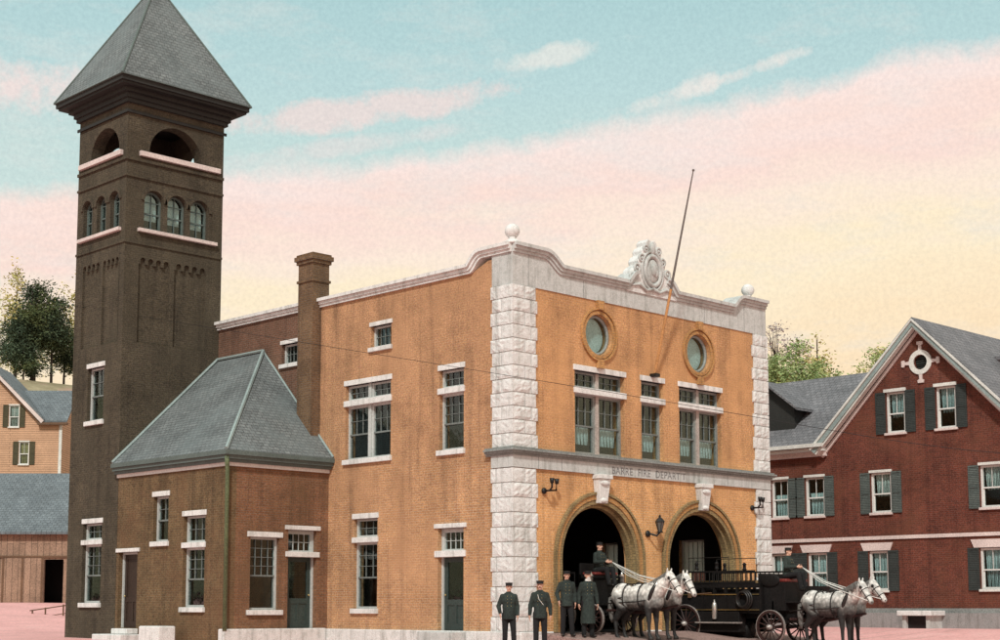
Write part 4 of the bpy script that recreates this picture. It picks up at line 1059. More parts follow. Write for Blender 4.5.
dr = obj('sliding_door', MB().fbox(LF, -1.55, .50, .75, 3.08, .01, .06), 'barn_board', bn)
mb = MB()
for a in (-1.5, -.55, .42): mb.fbox(LF, a-.04, a+.06, .75, 3.08, .061, .085)
obj('batten', mb, 'trim_brown', dr)
# low rail fence
fe = thing('rail_fence', 'low thin dark rail fence on the pink ground left of the tower', 'fence', (.0, 0, 0), 0)
fa, fb = from_px(32, 624, 66), from_px(63, 621, 66)
for q in (0., .42, 1.):
    p = fa.lerp(fb, q); obj('post', MB().cyl(p+Vector((0, 0, -.4)), p+Vector((0, 0, .62+.1*q)), .035, None, 6), 'trim_brown', fe)
for h_, r_q in ((.58, .028), (.24, .02)):
    obj('rail', MB().tube([fa+Vector((-.1, .05, h_)), fb+Vector((.1, -.05, h_+.1))], r_q, 6), 'trim_brown', fe)
# ------------------------------------------------------------------ TREES
def tree(name, label, cat, loc, trunk_h, trunk_r, clumps, n, leaf, m, group=None, limbs=8, seed=1, bark='bark'):
    rnd = random.Random(seed)
    t = thing(name, label, cat, loc, 0, group)
    mb = MB()
    pts = [Vector((rnd.uniform(-.1, .1)*i*.3, rnd.uniform(-.1, .1)*i*.3, trunk_h*i/6-.3)) for i in range(7)]
    mb.tube(pts, [trunk_r*(1-.11*i) for i in range(7)], 8)
    for k in range(limbs):
        c, r = clumps[k % len(clumps)]
        i = rnd.randint(3, 6); a = pts[i]; b = Vector(c)+Vector((rnd.uniform(-.4, .4)*r[0], rnd.uniform(-.4, .4)*r[1], rnd.uniform(-.3, .3)*r[2]))
        mid = a.lerp(b, .5)+Vector((0, 0, .2*(b-a).length*.5)); mb.tube([a, mid, b], [trunk_r*.4, trunk_r*.22, trunk_r*.06], 5)
    obj('trunk', mb, bark, t, True)
    vs = []; fs = []
    tot = sum(r[0]*r[1]*r[2] for c, r in clumps)
    for c, r in clumps:
        q = int(n*r[0]*r[1]*r[2]/tot)
        # sub-clumps give gaps and light and dark masses
        subs = []
        for _ in range(max(5, q//70)):
            while True:
                d_ = Vector((rnd.uniform(-1, 1), rnd.uniform(-1, 1), rnd.uniform(-1, 1)))
                if d_.length < 1: break
            d_ = d_*(.55+.5*rnd.random()) if d_.length < .6 else d_
            subs.append(Vector(c)+Vector((d_.x*r[0], d_.y*r[1], d_.z*r[2])))
        for _ in range(q):
            s0 = rnd.choice(subs); sp = .20*(r[0]+r[2])/2+leaf
            p = s0+Vector((rnd.gauss(0, sp), rnd.gauss(0, sp), rnd.gauss(0, sp*.7)))
            a = Vector((rnd.uniform(-1, 1), rnd.uniform(-1, 1), rnd.uniform(-.6, .6))).normalized(); b = a.cross(Vector((rnd.uniform(-1, 1), rnd.uniform(-1, 1), rnd.uniform(-1, 1)))).normalized()
            L_ = leaf*rnd.uniform(.5, 1.15); w_ = L_*rnd.uniform(.3, .6); k = len(vs)
            vs += [p-a*L_, p+b*w_, p+a*L_, p-b*w_]; fs.append((k, k+1, k+2, k+3))
    me = bpy.data.meshes.new('crown'); me.from_pydata([tuple(x) for x in vs], [], fs)
    obj('crown', me, m, t)
    return t
def plant(u, wd, vtop, name, label, cat, shape, n, leaf, m, seed, group=None, tr=.25, limbs=8, bark='bark'):
    """u, wd: bearing and distance of the trunk; shape: clumps relative to a tree of its own height"""
    b = from_px(u, 600, wd); zt = from_px(u, vtop, wd).z; z0 = gh(b.x, b.y); H = zt-z0
    cl = [((x, y, z*H), rr) for (x, y, z), rr in shape]
    return tree(name, label, cat, (b.x, b.y, z0), H*.86, tr, cl, n, leaf, m, group, limbs, seed, bark)
G = 'trees on the hill behind the barn'
plant(25, 118, 266, 'pine_tree', 'tallest dark pine with broad ragged crown rising above the clapboard house roof', 'tree', [((.4, 0, .62), (2.0, 2, 2.0)), ((.3, 0, .80), (1.2, 1.2, 1.3)), ((.5, 0, .92), (.6, .6, .9)), ((1.9, .2, .50), (1.3, 1.3, 1.3)), ((-1.3, 0, .50), (1.2, 1.2, 1.2)), ((.4, 0, .42), (1.8, 1.6, .8))], 12000, .13, 'pine_leaf', 11, G, .26)
plant(8, 121, 308, 'pine_tree', 'dark pine nearest the photo\'s left edge, shorter than its tall neighbour', 'tree', [((0, 0, .68), (1.3, 1.3, 1.6)), ((.2, 0, .88), (.7, .7, .8)), ((-.5, 0, .48), (1.2, 1.2, .8))], 5200, .13, 'pine_leaf', 12, G, .14)
plant(44, 119, 288, 'pine_tree', 'dark pine between the tallest pine and the brick tower, full rounded crown', 'tree', [((0, 0, .64), (1.5, 1.4, 1.6)), ((.2, 0, .84), (.9, .9, 1.0)), ((.8, 0, .50), (1.3, 1.2, 1.0))], 7000, .13, 'pine_leaf', 13, G, .13)
plant(57, 122, 318, 'pine_tree', 'low dark pine partly hidden by the left side of the brick tower', 'tree', [((0, 0, .66), (1.2, 1.2, 1.3)), ((0, 0, .84), (.6, .6, .6)), ((.2, 0, .46), (1.2, 1.2, .7))], 4200, .13, 'pine_leaf', 14, G, .12)
plant(67, 132, 252, 'spruce_tree', 'thin yellow green spruce standing close against the left side of the tower', 'tree', [((0, 0, .55), (.55, .55, 1.9)), ((0, 0, .75), (.45, .45, 1.4)), ((0, 0, .92), (.18, .18, .8)), ((.1, 0, .36), (.8, .8, 1.2))], 1300, .16, 'yellow_leaf', 15, G, .08, 6)
plant(6, 134, 244, 'spruce_tree', 'thin yellow spruce poking above the dark pines at the far left', 'tree', [((0, 0, .6), (.8, .7, 1.8)), ((0, 0, .80), (.5, .5, 1.3)), ((0, 0, .93), (.2, .2, .7))], 1100, .16, 'yellow_leaf', 16, G, .08, 6)
plant(24, 127, 258, 'leafy_tree', 'broad yellow green tree behind the dark pines, showing between their trunks', 'tree', [((0, 0, .55), (2.8, 1.6, 2.0)), ((-2.0, 0, .66), (1.6, 1.4, 1.8)), ((2.6, 0, .62), (1.6, 1.4, 2.0)), ((0, 0, .3), (3.4, 1.6, .9)), ((-1.8, 0, .9), (.7, .7, .9)), ((2.9, 0, .88), (.5, .5, .9))], 5200, .13, 'yellow_leaf', 18, 'trees on the hill behind the barn', .12)
plant(16, 117, 330, 'pine_tree', 'lowest dark pine, its branches hanging over the clapboard house roof', 'tree', [((0, 0, .62), (1.5, 1.3, 1.2)), ((0, 0, .84), (.8, .8, .7)), ((.3, 0, .40), (1.6, 1.3, .6))], 4200, .13, 'pine_leaf', 19, 'trees on the hill behind the barn', .1)
plant(64, 98, 428, 'shrub', 'yellow shrub squeezed between the clapboard house and the tower', 'shrub', [((0, 0, .6), (.7, .7, 1.2)), ((0, 0, .85), (.4, .4, .5))], 900, .14, 'yellow_leaf', 17, None, .06, 5)
G = 'trees behind the brick house'
plant(778, 86, 338, 'leafy_tree', 'green leafy tree rising just right of the station\'s last quoins', 'tree', [((0, 0, .80), (1.8, 1.6, 1.6)), ((.6, 0, .92), (1.1, 1.1, .9)), ((-.8, 0, .9), (.9, .9, .8)), ((0, 0, .66), (2.0, 1.8, 1.5))], 10000, .12, 'green_leaf', 21, G, .2)
plant(806, 88, 331, 'leafy_tree', 'fullest green tree above the middle of the grey house roof', 'tree', [((0, 0, .80), (1.7, 1.6, 1.7)), ((-.3, 0, .93), (.8, .8, 1.0)), ((.9, 0, .86), (.9, .9, 1.0)), ((0, 0, .66), (1.9, 1.8, 1.5))], 10000, .12, 'green_leaf', 22, G, .2)
plant(836, 90, 344, 'leafy_tree', 'pale yellow green tree left of the gap in the trees', 'tree', [((0, 0, .82), (1.3, 1.3, 1.4)), ((-.5, 0, .92), (.8, .8, .7)), ((0, 0, .66), (1.6, 1.6, 1.5))], 7000, .12, 'green_leaf', 23, G, .18)
plant(881, 92, 333, 'leafy_tree', 'yellow green tree tucked behind the gable\'s left rake', 'tree', [((0, 0, .82), (1.2, 1.2, 1.5)), ((.3, 0, .93), (.7, .7, .9)), ((0, 0, .66), (1.5, 1.5, 1.5))], 7000, .12, 'green_leaf', 24, G, .18)
plant(783, 100, 305, 'bare_tree', 'thin mauve grey twiggy tree sticking out above the green trees', 'tree', [((0, 0, .84), (2.2, 1.6, 1.4)), ((-.6, 0, .93), (1.0, 1., .8))], 900, .12, 'grey_leaf', 25, G, .12, 24, 'bark')
plant(822, 104, 318, 'bare_tree', 'sparse yellowish tree with a thin spike between two green trees', 'tree', [((0, 0, .84), (1.0, 1, 1.4)), ((.1, 0, .95), (.4, .4, .7))], 500, .14, 'yellow_leaf', 26, G, .10, 14)

# ------------------------------------------------------------------ PEOPLE
def hand(mb, wr, dirn, side, curl=.35, thumb_to=None):
    """palm, four fingers of different lengths and a thumb; dirn: along the hand, side: towards the thumb"""
    dirn = Vector(dirn).normalized(); side = Vector(side); side = (side-dirn*side.dot(dirn)).normalized(); nrm = dirn.cross(side)
    if thumb_to is not None and nrm.dot(Vector(thumb_to)) < 0: nrm = -nrm
    wr = Vector(wr); m0 = wr+dirn*.05
    rot = Matrix((side, nrm, dirn)).transposed()
    mb.ell(m0, (.040, .017, .052), rot); mb.cap(wr-dirn*.02, .026, m0, .022)
    for i, (o, l) in enumerate(((.030, .068), (.010, .078), (-.011, .072), (-.031, .056))):
        k0 = wr+dirn*.09+side*o; k1 = k0+(dirn*math.cos(curl)+nrm*math.sin(curl))*l*.55
        k2 = k1+(dirn*math.cos(curl*2.4)+nrm*math.sin(curl*2.4))*l*.5
        mb.cap(k0-dirn*.02, .0095, k1, .0088); mb.cap(k1, .0088, k2, .0075)
    t0 = wr+dirn*.03+side*.028; t1 = t0+(dirn*.6+side*.7+nrm*.25).normalized()*.045; t2 = t1+(dirn*.9+side*.15+nrm*.35).normalized()*.034
    mb.cap(t0, .013, t1, .0105); mb.cap(t1, .0105, t2, .0085)

def person_meshes(sit=False, long_coat=False, easy=False):
    hz = 0. if sit else .93      # hip height
    up = lambda z: hz+z-.93      # standing heights shifted with the hips
    lean = -.05 if sit else 0.
    sh = [Vector((s*.175, lean, up(1.415))) for s in (1, -1)]
    if sit:
        el = [Vector((s*.25, -.10, up(1.18))) for s in (1, -1)]; wr = [Vector((s*.10, -.38, up(1.19))) for s in (1, -1)]
        hip = [Vector((s*.09, 0, .0)) for s in (1, -1)]; kn = [Vector((s*.13, -.44, .05)) for s in (1, -1)]; an = [Vector((s*.12, -.52, -.36)) for s in (1, -1)]
    else:
        el = [Vector((s*.245, .03, 1.14)) for s in (1, -1)]; wr = [Vector((s*.265, -.03, .88)) for s in (1, -1)]
        hip = [Vector((s*.09, 0, .92)) for s in (1, -1)]; kn = [Vector((s*.105, -.01, .50)) for s in (1, -1)]; an = [Vector((s*.11, .02, .09)) for s in (1, -1)]
    if easy:   # weight on one leg, one arm bent
        el = [Vector((.235, .06, 1.15)), Vector((-.265, .02, 1.15))]; wr = [Vector((.225, -.06, .90)), Vector((-.235, -.13, .95))]
        kn = [Vector((.115, -.07, .50)), Vector((-.095, .01, .50))]; an = [Vector((.135, -.06, .09)), Vector((-.10, .04, .09))]
    hc = Vector((.008 if easy else 0, lean-.012, up(1.635)))
    b = MB()
    b.ell((0, lean, up(1.28)), (.165, .10, .22)); b.ell((0, lean*.5, up(1.08)), (.135, .09, .16)); b.ell((0, 0, up(.95)), (.155, .10, .11))
    b.cap((0, lean, up(1.42)), .065, (0, lean-.005, up(1.55)), .055)
    # head: skull, jaw, nose, ears, brow
    b.ell(hc+Vector((0, .012, .018)), (.074, .093, .098)); b.ell(hc+Vector((0, -.030, -.045)), (.055, .060, .068)); b.ell(hc+Vector((0, -.055, -.095)), (.028, .028, .022))
    b.cap(hc+Vector((0, -.080, .012)), .010, hc+Vector((0, -.104, -.026)), .014); b.ell(hc+Vector((0, -.072, .026)), (.05, .02, .012)); b.ell(hc+Vector((0, -.082, -.058)), (.024, .012, .010))
    for s in (1, -1): b.ell(hc+Vector((s*.076, .012, -.008)), (.011, .02, .032))
    for i, s in enumerate((1, -1)):
        b.cap(sh[i]+Vector((-s*.02, 0, -.03)), .042, el[i], .038); b.cap(el[i], .038, wr[i], .027); b.cap(sh[i]+Vector((-s*.03, 0, -.03)), .042, (0, lean, up(1.38)), .06)
        b.cap(hip[i], .078, kn[i], .052); b.cap(kn[i], .052, an[i], .035); b.cap(an[i]+Vector((0, .01, -.03)), .028, an[i]+Vector((s*.02, -.13, -.06)), .020)
        if sit: hand(b, wr[i], (-s*.35, -1, -.05), (0, 0, 1), .95, (-s, 0, -.3))
        else: hand(b, wr[i], (s*.03, -.06, -1), (0, -1, 0), .30, (-s, 0, 0))
    body = blob(b, .0075, 3)
    body.materials.append(M['skin']); body.materials.append(M['lip'])
    for p in body.polygons:
        c = p.center-hc
        if abs(c.x) < .024 and c.y < -.075 and -.066 < c.z < -.050: p.material_index = 1
    J = MB()   # jacket
    J.ell((0, lean, up(1.29)), (.185, .128, .215)); J.ell((0, lean*.6, up(1.12)), (.170, .120, .19)); J.cap((.07, lean, up(1.425)), .072, (-.07, lean, up(1.425)), .072)
    if not sit:
        zb = .36 if long_coat else .80
        J.cyl((0, 0, 1.12), (0, .0, zb), .155, .205 if long_coat else .175, 20)
    else:
        J.ell((0, -.03, up(.98)), (.19, .15, .13))
    for i, s in enumerate((1, -1)):
        J.cap(sh[i]-Vector((s*.01, 0, .015)), .068, el[i], .056); J.cap(el[i], .062, wr[i]+(el[i]-wr[i])*.10, .046)
    J.cyl((0, lean-.005, up(1.43)), (0, lean-.01, up(1.525)), .085, .068, 16)
    if sit and long_coat: pass
    for v in J.v:
        pass
    jacket = blob(J, .014, 3)
    T = MB()
    T.ell((0, 0, up(.93)), (.165, .115, .12))
    for i, s in enumerate((1, -1)):
        T.cap(hip[i], .098, kn[i], .074); T.cap(kn[i], .074, an[i]+(kn[i]-an[i])*(-.01 if sit else -.02), .064)
    trous = blob(T, .014, 3)
    S = MB()
    for i, s in enumerate((1, -1)):
        S.cap(an[i]+Vector((0, -.01, .05)), .052, an[i]+Vector((0, .02, -.045)), .044); S.cap(an[i]+Vector((0, .02, -.045)), .045, an[i]+Vector((s*.03, -.165, -.05)), .040)
    shoes = blob(S, .012, 2)
    B = MB()
    for k in range(5):
        z = up(1.40)-k*.085; y = lean-.130-(.012 if k in (1, 2) else 0)
        for s in ((.05, -.05) if not long_coat else (.06, -.06)): B.ell((s, y+.008, z), (.008, .006, .008), seg=8, rings=5)
    C = MB()   # flat-topped cap with a peak
    cz = hc+Vector((0, .008, .055))
    C.lathe(cz, [(.089, -.012), (.089, .022), (.100, .048), (.099, .060), (.03, .066)], 20)
    pk = [(.082*math.cos(PI*i/10), -.082*math.sin(PI*i/10)) for i in range(11)]; pk2 = [(.09*math.cos(PI*i/10), -.135*math.sin(PI*i/10)) for i in range(11)]
    vs = [cz+Vector((x, y, .006)) for x, y in pk]+[cz+Vector((x, y, -.012)) for x, y in pk2]+[cz+Vector((x, y, .0)) for x, y in pk]+[cz+Vector((x, y, -.019)) for x, y in pk2]
    fs_ = []
    for i in range(10): fs_ += [(i, i+1, 12+i, 11+i), (22+i, 33+i, 34+i, 23+i), (11+i, 12+i, 34+i, 33+i)]
    C.add(vs, fs_)
    H = MB(); H.ell(hc+Vector((0, .028, .022)), (.080, .088, .088))
    hair = blob(H, .01, 1)
    E = [MB().ell(hc+Vector((s*.030, -.083, .010)), (.011, .008, .008), seg=8, rings=5) for s in (1, -1)]
    MU = MB().cap(hc+Vector((.004, -.098, -.044)), .009, hc+Vector((.032, -.084, -.055)), .005).cap(hc+Vector((-.004, -.098, -.044)), .009, hc+Vector((-.032, -.084, -.055)), .005)
    return dict(body=body, jacket=jacket, trousers=trous, shoes=shoes, buttons=B.mesh('button'), cap=C.mesh('cap'), hair=hair, eyes=[e.mesh('eye', True) for e in E], moustache=MU.mesh('moustache', True), hc=hc, wr=wr)
ST = person_meshes(); SI = person_meshes(True); LC = person_meshes(long_coat=True); SE = person_meshes(easy=True)
def person(P, label, loc, rz, coat='coat', moustache=True, hair='hair', scale=1., group=None, plume=False):
    o = obj('person', P['body'], 'skin', None); tag(o, label, 'person', group); o.location = loc; o.rotation_euler = (0, 0, rz); o.scale = (scale,)*3
    ja = obj('jacket', P['jacket'], coat, o); obj('trousers', P['trousers'], 'trouser', o); obj('shoes', P['shoes'], 'leather', o)
    ja_b = obj('button', P['buttons'], 'brass', ja); obj('cap', P['cap'], 'cap', o); obj('hair', P['hair'], hair, o)
    for e_ in P['eyes']: obj('eye', e_, 'eye', o)
    if moustache: obj('moustache', P['moustache'], hair, o)
    return o
G = 'firemen at the station'
zc_ = lambda x, y: ramp_z(y) if 1.1 < x < 10.9 else gh(x, y)
def face(x, y): return math.atan2(-29.1-y, -29.5-x)+PI/2      # turned towards the camera
person(SE, 'shortest fireman at the left end of the row, in front of the granite quoins', (-2.10, -1.92, zc_(-2.1, -1.92)), face(-2, -2)+.12, scale=.97, moustache=False, group=G)
p2 = person(ST, 'second fireman from the left with a pale cord across his jacket', (-1.50, -2.44, zc_(-1.5, -2.44)), face(-1.5, -2.4)-.05, scale=1.0, group=G)
obj('lanyard', MB().tube([(-.05, -.14, 1.40), (-.02, -.148, 1.28), (.045, -.145, 1.2), (.09, -.135, 1.14)], .006, 6), 'glove', p2)
person(SE, 'fireman standing right at the left jamb of the first engine arch', (1.27, -.80, zc_(1.27, -.8)), face(1.27, -.8)+.2, scale=1.01, moustache=False, group=G)
p4 = person(LC, 'bearded man in a long dark coat and white collar before the first arch', (1.80, -1.10, zc_(1.8, -1.1)), face(1.8, -1.1)+.35, scale=1.03, hair='hair_white', group=G)
hc = LC['hc']
obj('beard', blob(MB().ell(hc+Vector((0, -.060, -.085)), (.05, .04, .05)).ell(hc+Vector((0, -.055, -.13)), (.03, .03, .035)), .008, 2), 'hair_white', p4)
obj('collar', MB().cyl((0, -.012, 1.49), (0, -.014, 1.54), .084, .072, 16), 'glove', p4)

# ------------------------------------------------------------------ HORSES
def horse_meshes(head_dz=0., turn=0.):
    b = MB()
    b.ell((.42, 0, 1.14), (.40, .27, .36)); b.ell((-.02, 0, 1.12), (.58, .285, .335)); b.ell((-.52, 0, 1.19), (.36, .285, .34)); b.ell((.30, 0, 1.36), (.32, .14, .14)); b.ell((.66, 0, 1.06), (.17, .20, .27))
    dz = head_dz; ty = turn
    n0 = Vector((.60, 0, 1.22)); n1 = Vector((.86, ty*.4, 1.48+dz*.5)); n2 = Vector((1.04, ty, 1.66+dz))
    b.cap(n0, .25, n1, .18); b.cap(n1, .18, n2, .115); b.cap((.38, 0, 1.40), .12, n1+Vector((-.05, 0, .08)), .09)
    po = n2+Vector((.04, 0, .04)); ck = po+Vector((.10, ty*.3, -.13)); mz = po+Vector((.34, ty*.9, -.44))
    b.cap(po, .125, ck, .122); b.cap(ck, .116, mz, .076); b.ell(mz+Vector((.02, 0, -.01)), (.062, .058, .075)); b.cap(ck+Vector((-.07, 0, -.04)), .07, ck+Vector((.08, ty*.4, -.22)), .05)
    for s in (1, -1):
        e = po+Vector((-.02, s*.065, .07)); b.cap(e, .034, e+Vector((.015, s*.02, .09)), .026); b.cap(e+Vector((.015, s*.02, .09)), .026, e+Vector((.03, s*.02, .15)), .008)
        y = s*.155
        b.cap((.52, y*.9, 1.08), .16, (.47, y, .80), .105); b.cap((.47, y, .82), .10, (.49, y, .50), .064); b.ell((.495, y, .48), (.062, .056, .07)); b.cap((.49, y, .47), .055, (.495, y, .17), .043); b.ell((.50, y, .155), (.052, .05, .05)); b.cap((.50, y, .14), .047, (.545, y, .07), .055)
        y = s*.165
        b.cap((-.55, y*.8, 1.15), .22, (-.40, y, .88), .155); b.cap((-.42, y, .88), .14, (-.66, y, .55), .072); b.ell((-.68, y, .54), (.065, .05, .075)); b.cap((-.67, y, .52), .058, (-.635, y, .17), .046); b.ell((-.63, y, .155), (.052, .05, .05)); b.cap((-.63, y, .14), .048, (-.58, y, .07), .056)
    b.cap((-.80, 0, 1.34), .07, (-.90, 0, 1.22), .05)
    body = blob(b, .018, 3)
    HO = []
    for x, y in ((.555, .155), (.555, -.155), (-.57, .165), (-.57, -.165)):
        HO.append(MB().lathe((x, y, 0), [(.072, .0), (.062, .085), (.05, .095)], 12).mesh('hoof', True))
    T = MB(); T.tube([(-.87, 0, 1.28), (-.96, 0, 1.12), (-.98, .01, .85), (-.95, .0, .58), (-.93, .0, .46)], [.045, .075, .085, .06, .02], 10)
    tail = T.mesh('tail', True)
    MN = MB(); rnd = random.Random(5)
    for i in range(26):
        q = i/25; p = Vector((.44, 0, 1.52)).lerp(n2+Vector((-.04, 0, .12)), q); p.y += ty*q*.8
        l = rnd.uniform(.14, .24); yy = rnd.choice((-1, -1, -1, 1))
        MN.tube([p, p+Vector((.01, yy*.07, -.02)), p+Vector((.03+rnd.uniform(-.02, .02), yy*(.12+.02*rnd.random()), -l))], [.035, .032, .008], 5)
    MN.tube([po+Vector((.03, 0, .09)), po+Vector((.09, 0, .03)), po+Vector((.14, 0, -.09))], [.03, .03, .01], 5)
    eye = [MB().ell(ck+Vector((.005, s*.098, .06)), (.022, .014, .02), seg=10, rings=6).mesh('eye', True) for s in (1, -1)]
    no = [MB().ell(mz+Vector((.055, s*.042, -.015)), (.016, .012, .02), seg=8, rings=5).mesh('nostril', True) for s in (1, -1)]
    # harness
    C = MB(); C.torus((.61, 0, 1.17), Vector((.16, 0, .37)), Vector((0, .245, 0)), .055, 28, 8)
    collar = C.mesh('collar', True)
    HM = MB(); HM.torus((.635, 0, 1.19), Vector((.17, 0, .41)), Vector((0, .25, 0)), .018, 28, 6)
    hames = HM.mesh('hames', True)
    S = MB()
    for x, ry, rz, zc in ((.22, .288, .350, 1.13), (-.30, .298, .352, 1.13)):
        S.torus((x, 0, zc), Vector((0, ry+.012, 0)), Vector((0, 0, rz+.02)), .018, 32, 6)
    for s in (1, -1):
        S.tube([(.62, s*.26, 1.08), (.22, s*.318, 1.02), (-.30, s*.322, 1.0), (-.80, s*.26, .98), (-1.15, s*.25, .95)], .018, 6)
        S.tube([(-.30, s*.318, 1.14), (-.60, s*.30, 1.08), (-.86, s*.15, 1.05), (-.90, 0, 1.05)], .02, 6)
        S.tube([(-.56, 0, 1.545), (-.58, s*.20, 1.44), (-.62, s*.29, 1.10)], .014, 6)
    S.tube([(.50, 0, 1.53), (.22, 0, 1.508), (-.30, 0, 1.492), (-.60, 0, 1.54), (-.84, 0, 1.40)], .018, 6)
    strap = S.mesh('harness_strap', True)
    Bm = MB(); d_ = (mz-ck).normalized(); side = Vector((0, 1, 0)); nrm = d_.cross(side).normalized()
    m1 = ck.lerp(mz, .62); Bm.torus(m1, side*.092, nrm*.095, .012, 20, 6); Bm.torus(ck.lerp(mz, .05), side*.118, nrm*.125, .012, 20, 6)
    for s in (1, -1):
        Bm.tube([po+Vector((.0, s*.10, .06)), ck+Vector((.0, s*.118, .0)), m1+Vector((0, s*.094, 0)), mz+Vector((-.03, s*.07, .03))], .011, 6)
        Bm.ell(ck+Vector((-.03, s*.128, .07)), (.045, .012, .045))
        Bm.ell(mz+Vector((-.04, s*.075, .02)), (.025, .01, .025))
    bridle = Bm.mesh('bridle', True)
    return dict(body=body, hooves=HO, tail=tail, mane=MN.mesh('mane', True), eyes=eye, nostrils=no, collar=collar, hames=hames, strap=strap, bridle=bridle, bit=mz+Vector((-.04, 0, .02)))
HA = horse_meshes(0., .0); HB = horse_meshes(-.05, -.10)
def horse(Hm, label, loc, m, group, rz=R(-90), sc=1.03):
    o = obj('horse', Hm['body'], m, None); tag(o, label, 'horse', group); o.location = loc; o.rotation_euler = (0, 0, rz); o.scale = (sc,)*3
    for h in Hm['hooves']: obj('hoof', h, 'hoof', o)
    obj('tail', Hm['tail'], 'mane', o); obj('mane', Hm['mane'], 'mane', o)
    for e_ in Hm['eyes']: obj('eye', e_, 'eye', o)
    for e_ in Hm['nostrils']: obj('nostril', e_, 'eye', o)
    c = obj('collar', Hm['collar'], 'leather', o); obj('hames', Hm['hames'], 'nickel', c)
    obj('harness_strap', Hm['strap'], 'leather', o); obj('bridle', Hm['bridle'], 'leather', o)
    return o
def blob_copy(me):
    c = me.copy(); c.materials.clear(); return c
def variant(Hm): return {k: (blob_copy(v) if isinstance(v, bpy.types.Mesh) else v) for k, v in Hm.items()}
G1 = 'white horse team at the first arch'; G2 = 'grey horse team before the second wagon'
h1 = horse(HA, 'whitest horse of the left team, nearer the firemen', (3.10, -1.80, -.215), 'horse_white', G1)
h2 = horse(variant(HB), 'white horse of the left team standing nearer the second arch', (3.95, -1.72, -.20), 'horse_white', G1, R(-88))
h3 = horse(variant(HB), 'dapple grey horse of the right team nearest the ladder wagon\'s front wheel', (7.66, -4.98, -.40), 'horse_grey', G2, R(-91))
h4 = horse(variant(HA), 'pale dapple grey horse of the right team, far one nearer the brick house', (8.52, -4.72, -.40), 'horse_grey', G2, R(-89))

# ------------------------------------------------------------------ WAGONS
def wheel(parent, c, r, nsp=14):
    c = Vector(c); X = Vector((1, 0, 0)); Z = Vector((0, 0, 1))
    mb = MB()
    # felloe: square-section ring, with the spokes and hub flanges in the same wooden wheel
    k = 32; ro, ri, hw = r-.018, r-.085, .032
    vs = []; fs_ = []
    for i in range(k):
        a = 2*PI*i/k; d_ = X*math.cos(a)+Z*math.sin(a)
        for rr, y in ((ri, -hw), (ro, -hw), (ro, hw), (ri, hw)): vs.append(c+d_*rr+Vector((0, y, 0)))
    for i in range(k):
        j = (i+1) % k
        for q in range(4): fs_.append((i*4+q, i*4+(q+1) % 4, j*4+(q+1) % 4, j*4+q))
    mb.add(vs, fs_)
    for i in range(nsp):
        a = 2*PI*(i+.3)/nsp; d_ = X*math.cos(a)+Z*math.sin(a)
        mb.cyl(c+d_*.06, c+d_*(ri+.02), .024, .017, 7)
    wo = obj('wheel', mb, 'wheel', parent)
    ty = MB(); vs = []; fs_ = []
    for i in range(k):
        a = 2*PI*i/k; d_ = X*math.cos(a)+Z*math.sin(a)
        for rr, y in ((r-.0175, -hw-.004), (r, -hw-.004), (r, hw+.004), (r-.0175, hw+.004)): vs.append(c+d_*rr+Vector((0, y, 0)))
    for i in range(k):
        j = (i+1) % k
        for q in range(4): fs_.append((i*4+q, i*4+(q+1) % 4, j*4+(q+1) % 4, j*4+q))
    ty.add(vs, fs_); obj('tyre', ty, 'tyre', wo)
    hb = MB(); hb.cyl(c+Vector((0, -.13, 0)), c+Vector((0, .13, 0)), .075, None, 14); hb.cyl(c+Vector((0, -.17, 0)), c+Vector((0, .17, 0)), .04, None, 12)
    obj('hub', hb, 'tyre', wo, True)
    return wo
def slats(parent, x0, x1, y, z0, z1, n, name='side_rail'):
    mb = MB(); mb.box(x0, x1, y-.025, y+.025, z1-.05, z1); mb.box(x0, x1, y-.025, y+.025, z0, z0+.05)
    for i in range(n+1):
        x = x0+(x1-x0)*i/n; mb.cyl((x, y, z0+.04), (x, y, z1-.04), .018, None, 6)
    return obj(name, mb, 'wagon', parent)
def springs(mb, x, y, z):
    for s in (1, -1): mb.tube([(x-.42, y, z), (x-.2, y, z+s*.07), (x, y, z+s*.10), (x+.2, y, z+s*.07), (x+.42, y, z)], .022, 6)
# first wagon: hose wagon half out of the left arch
w1 = thing('hose_wagon', 'black hose wagon coming out of the left engine arch behind the white horses', 'fire wagon', (3.58, -.32, -.06), R(-90))
for s in (1, -1): wheel(w1, (0, s*.72, .42), .42, 12); wheel(w1, (-2.5, s*.74, .52), .52, 14)
mb = MB(); mb.cyl((0, -.72, .42), (0, .72, .42), .035); mb.cyl((-2.5, -.74, .52), (-2.5, .74, .52), .04); mb.box(-.3, .3, -.4, .4, .58, .68); mb.box(-2.9, .45, -.36, -.28, .68, .78); mb.box(-2.9, .45, .28, .36, .68, .78)
springs(mb, 0, .5, .55); springs(mb, 0, -.5, .55); springs(mb, -2.5, .5, .63); springs(mb, -2.5, -.5, .63)
obj('running_gear', mb, 'wagon', w1)
mb = MB(); mb.box(-3.2, -.15, -.62, .62, .80, .86); mb.box(-3.2, -.15, -.66, -.60, .861, 1.32); mb.box(-3.2, -.15, .60, .66, .861, 1.32); mb.box(-.21, -.15, -.60, .60, .861, 1.55)
obj('hose_bed', mb, 'wagon', w1)
mb = MB(); mb.box(-.15, .62, -.5, .5, .80, .86); mb.hexa([(.60, -.5, .86), (.66, -.5, .86), (.66, .5, .86), (.60, .5, .86), (.80, -.5, 1.25), (.86, -.5, 1.25), (.86, .5, 1.25), (.80, .5, 1.25)])
obj('footboard', mb, 'wagon', w1)
mb = MB(); mb.box(-.60, -.10, -.55, .55, 1.56, 1.66); mb.box(-.66, -.58, -.56, .56, 1.66, 2.0)
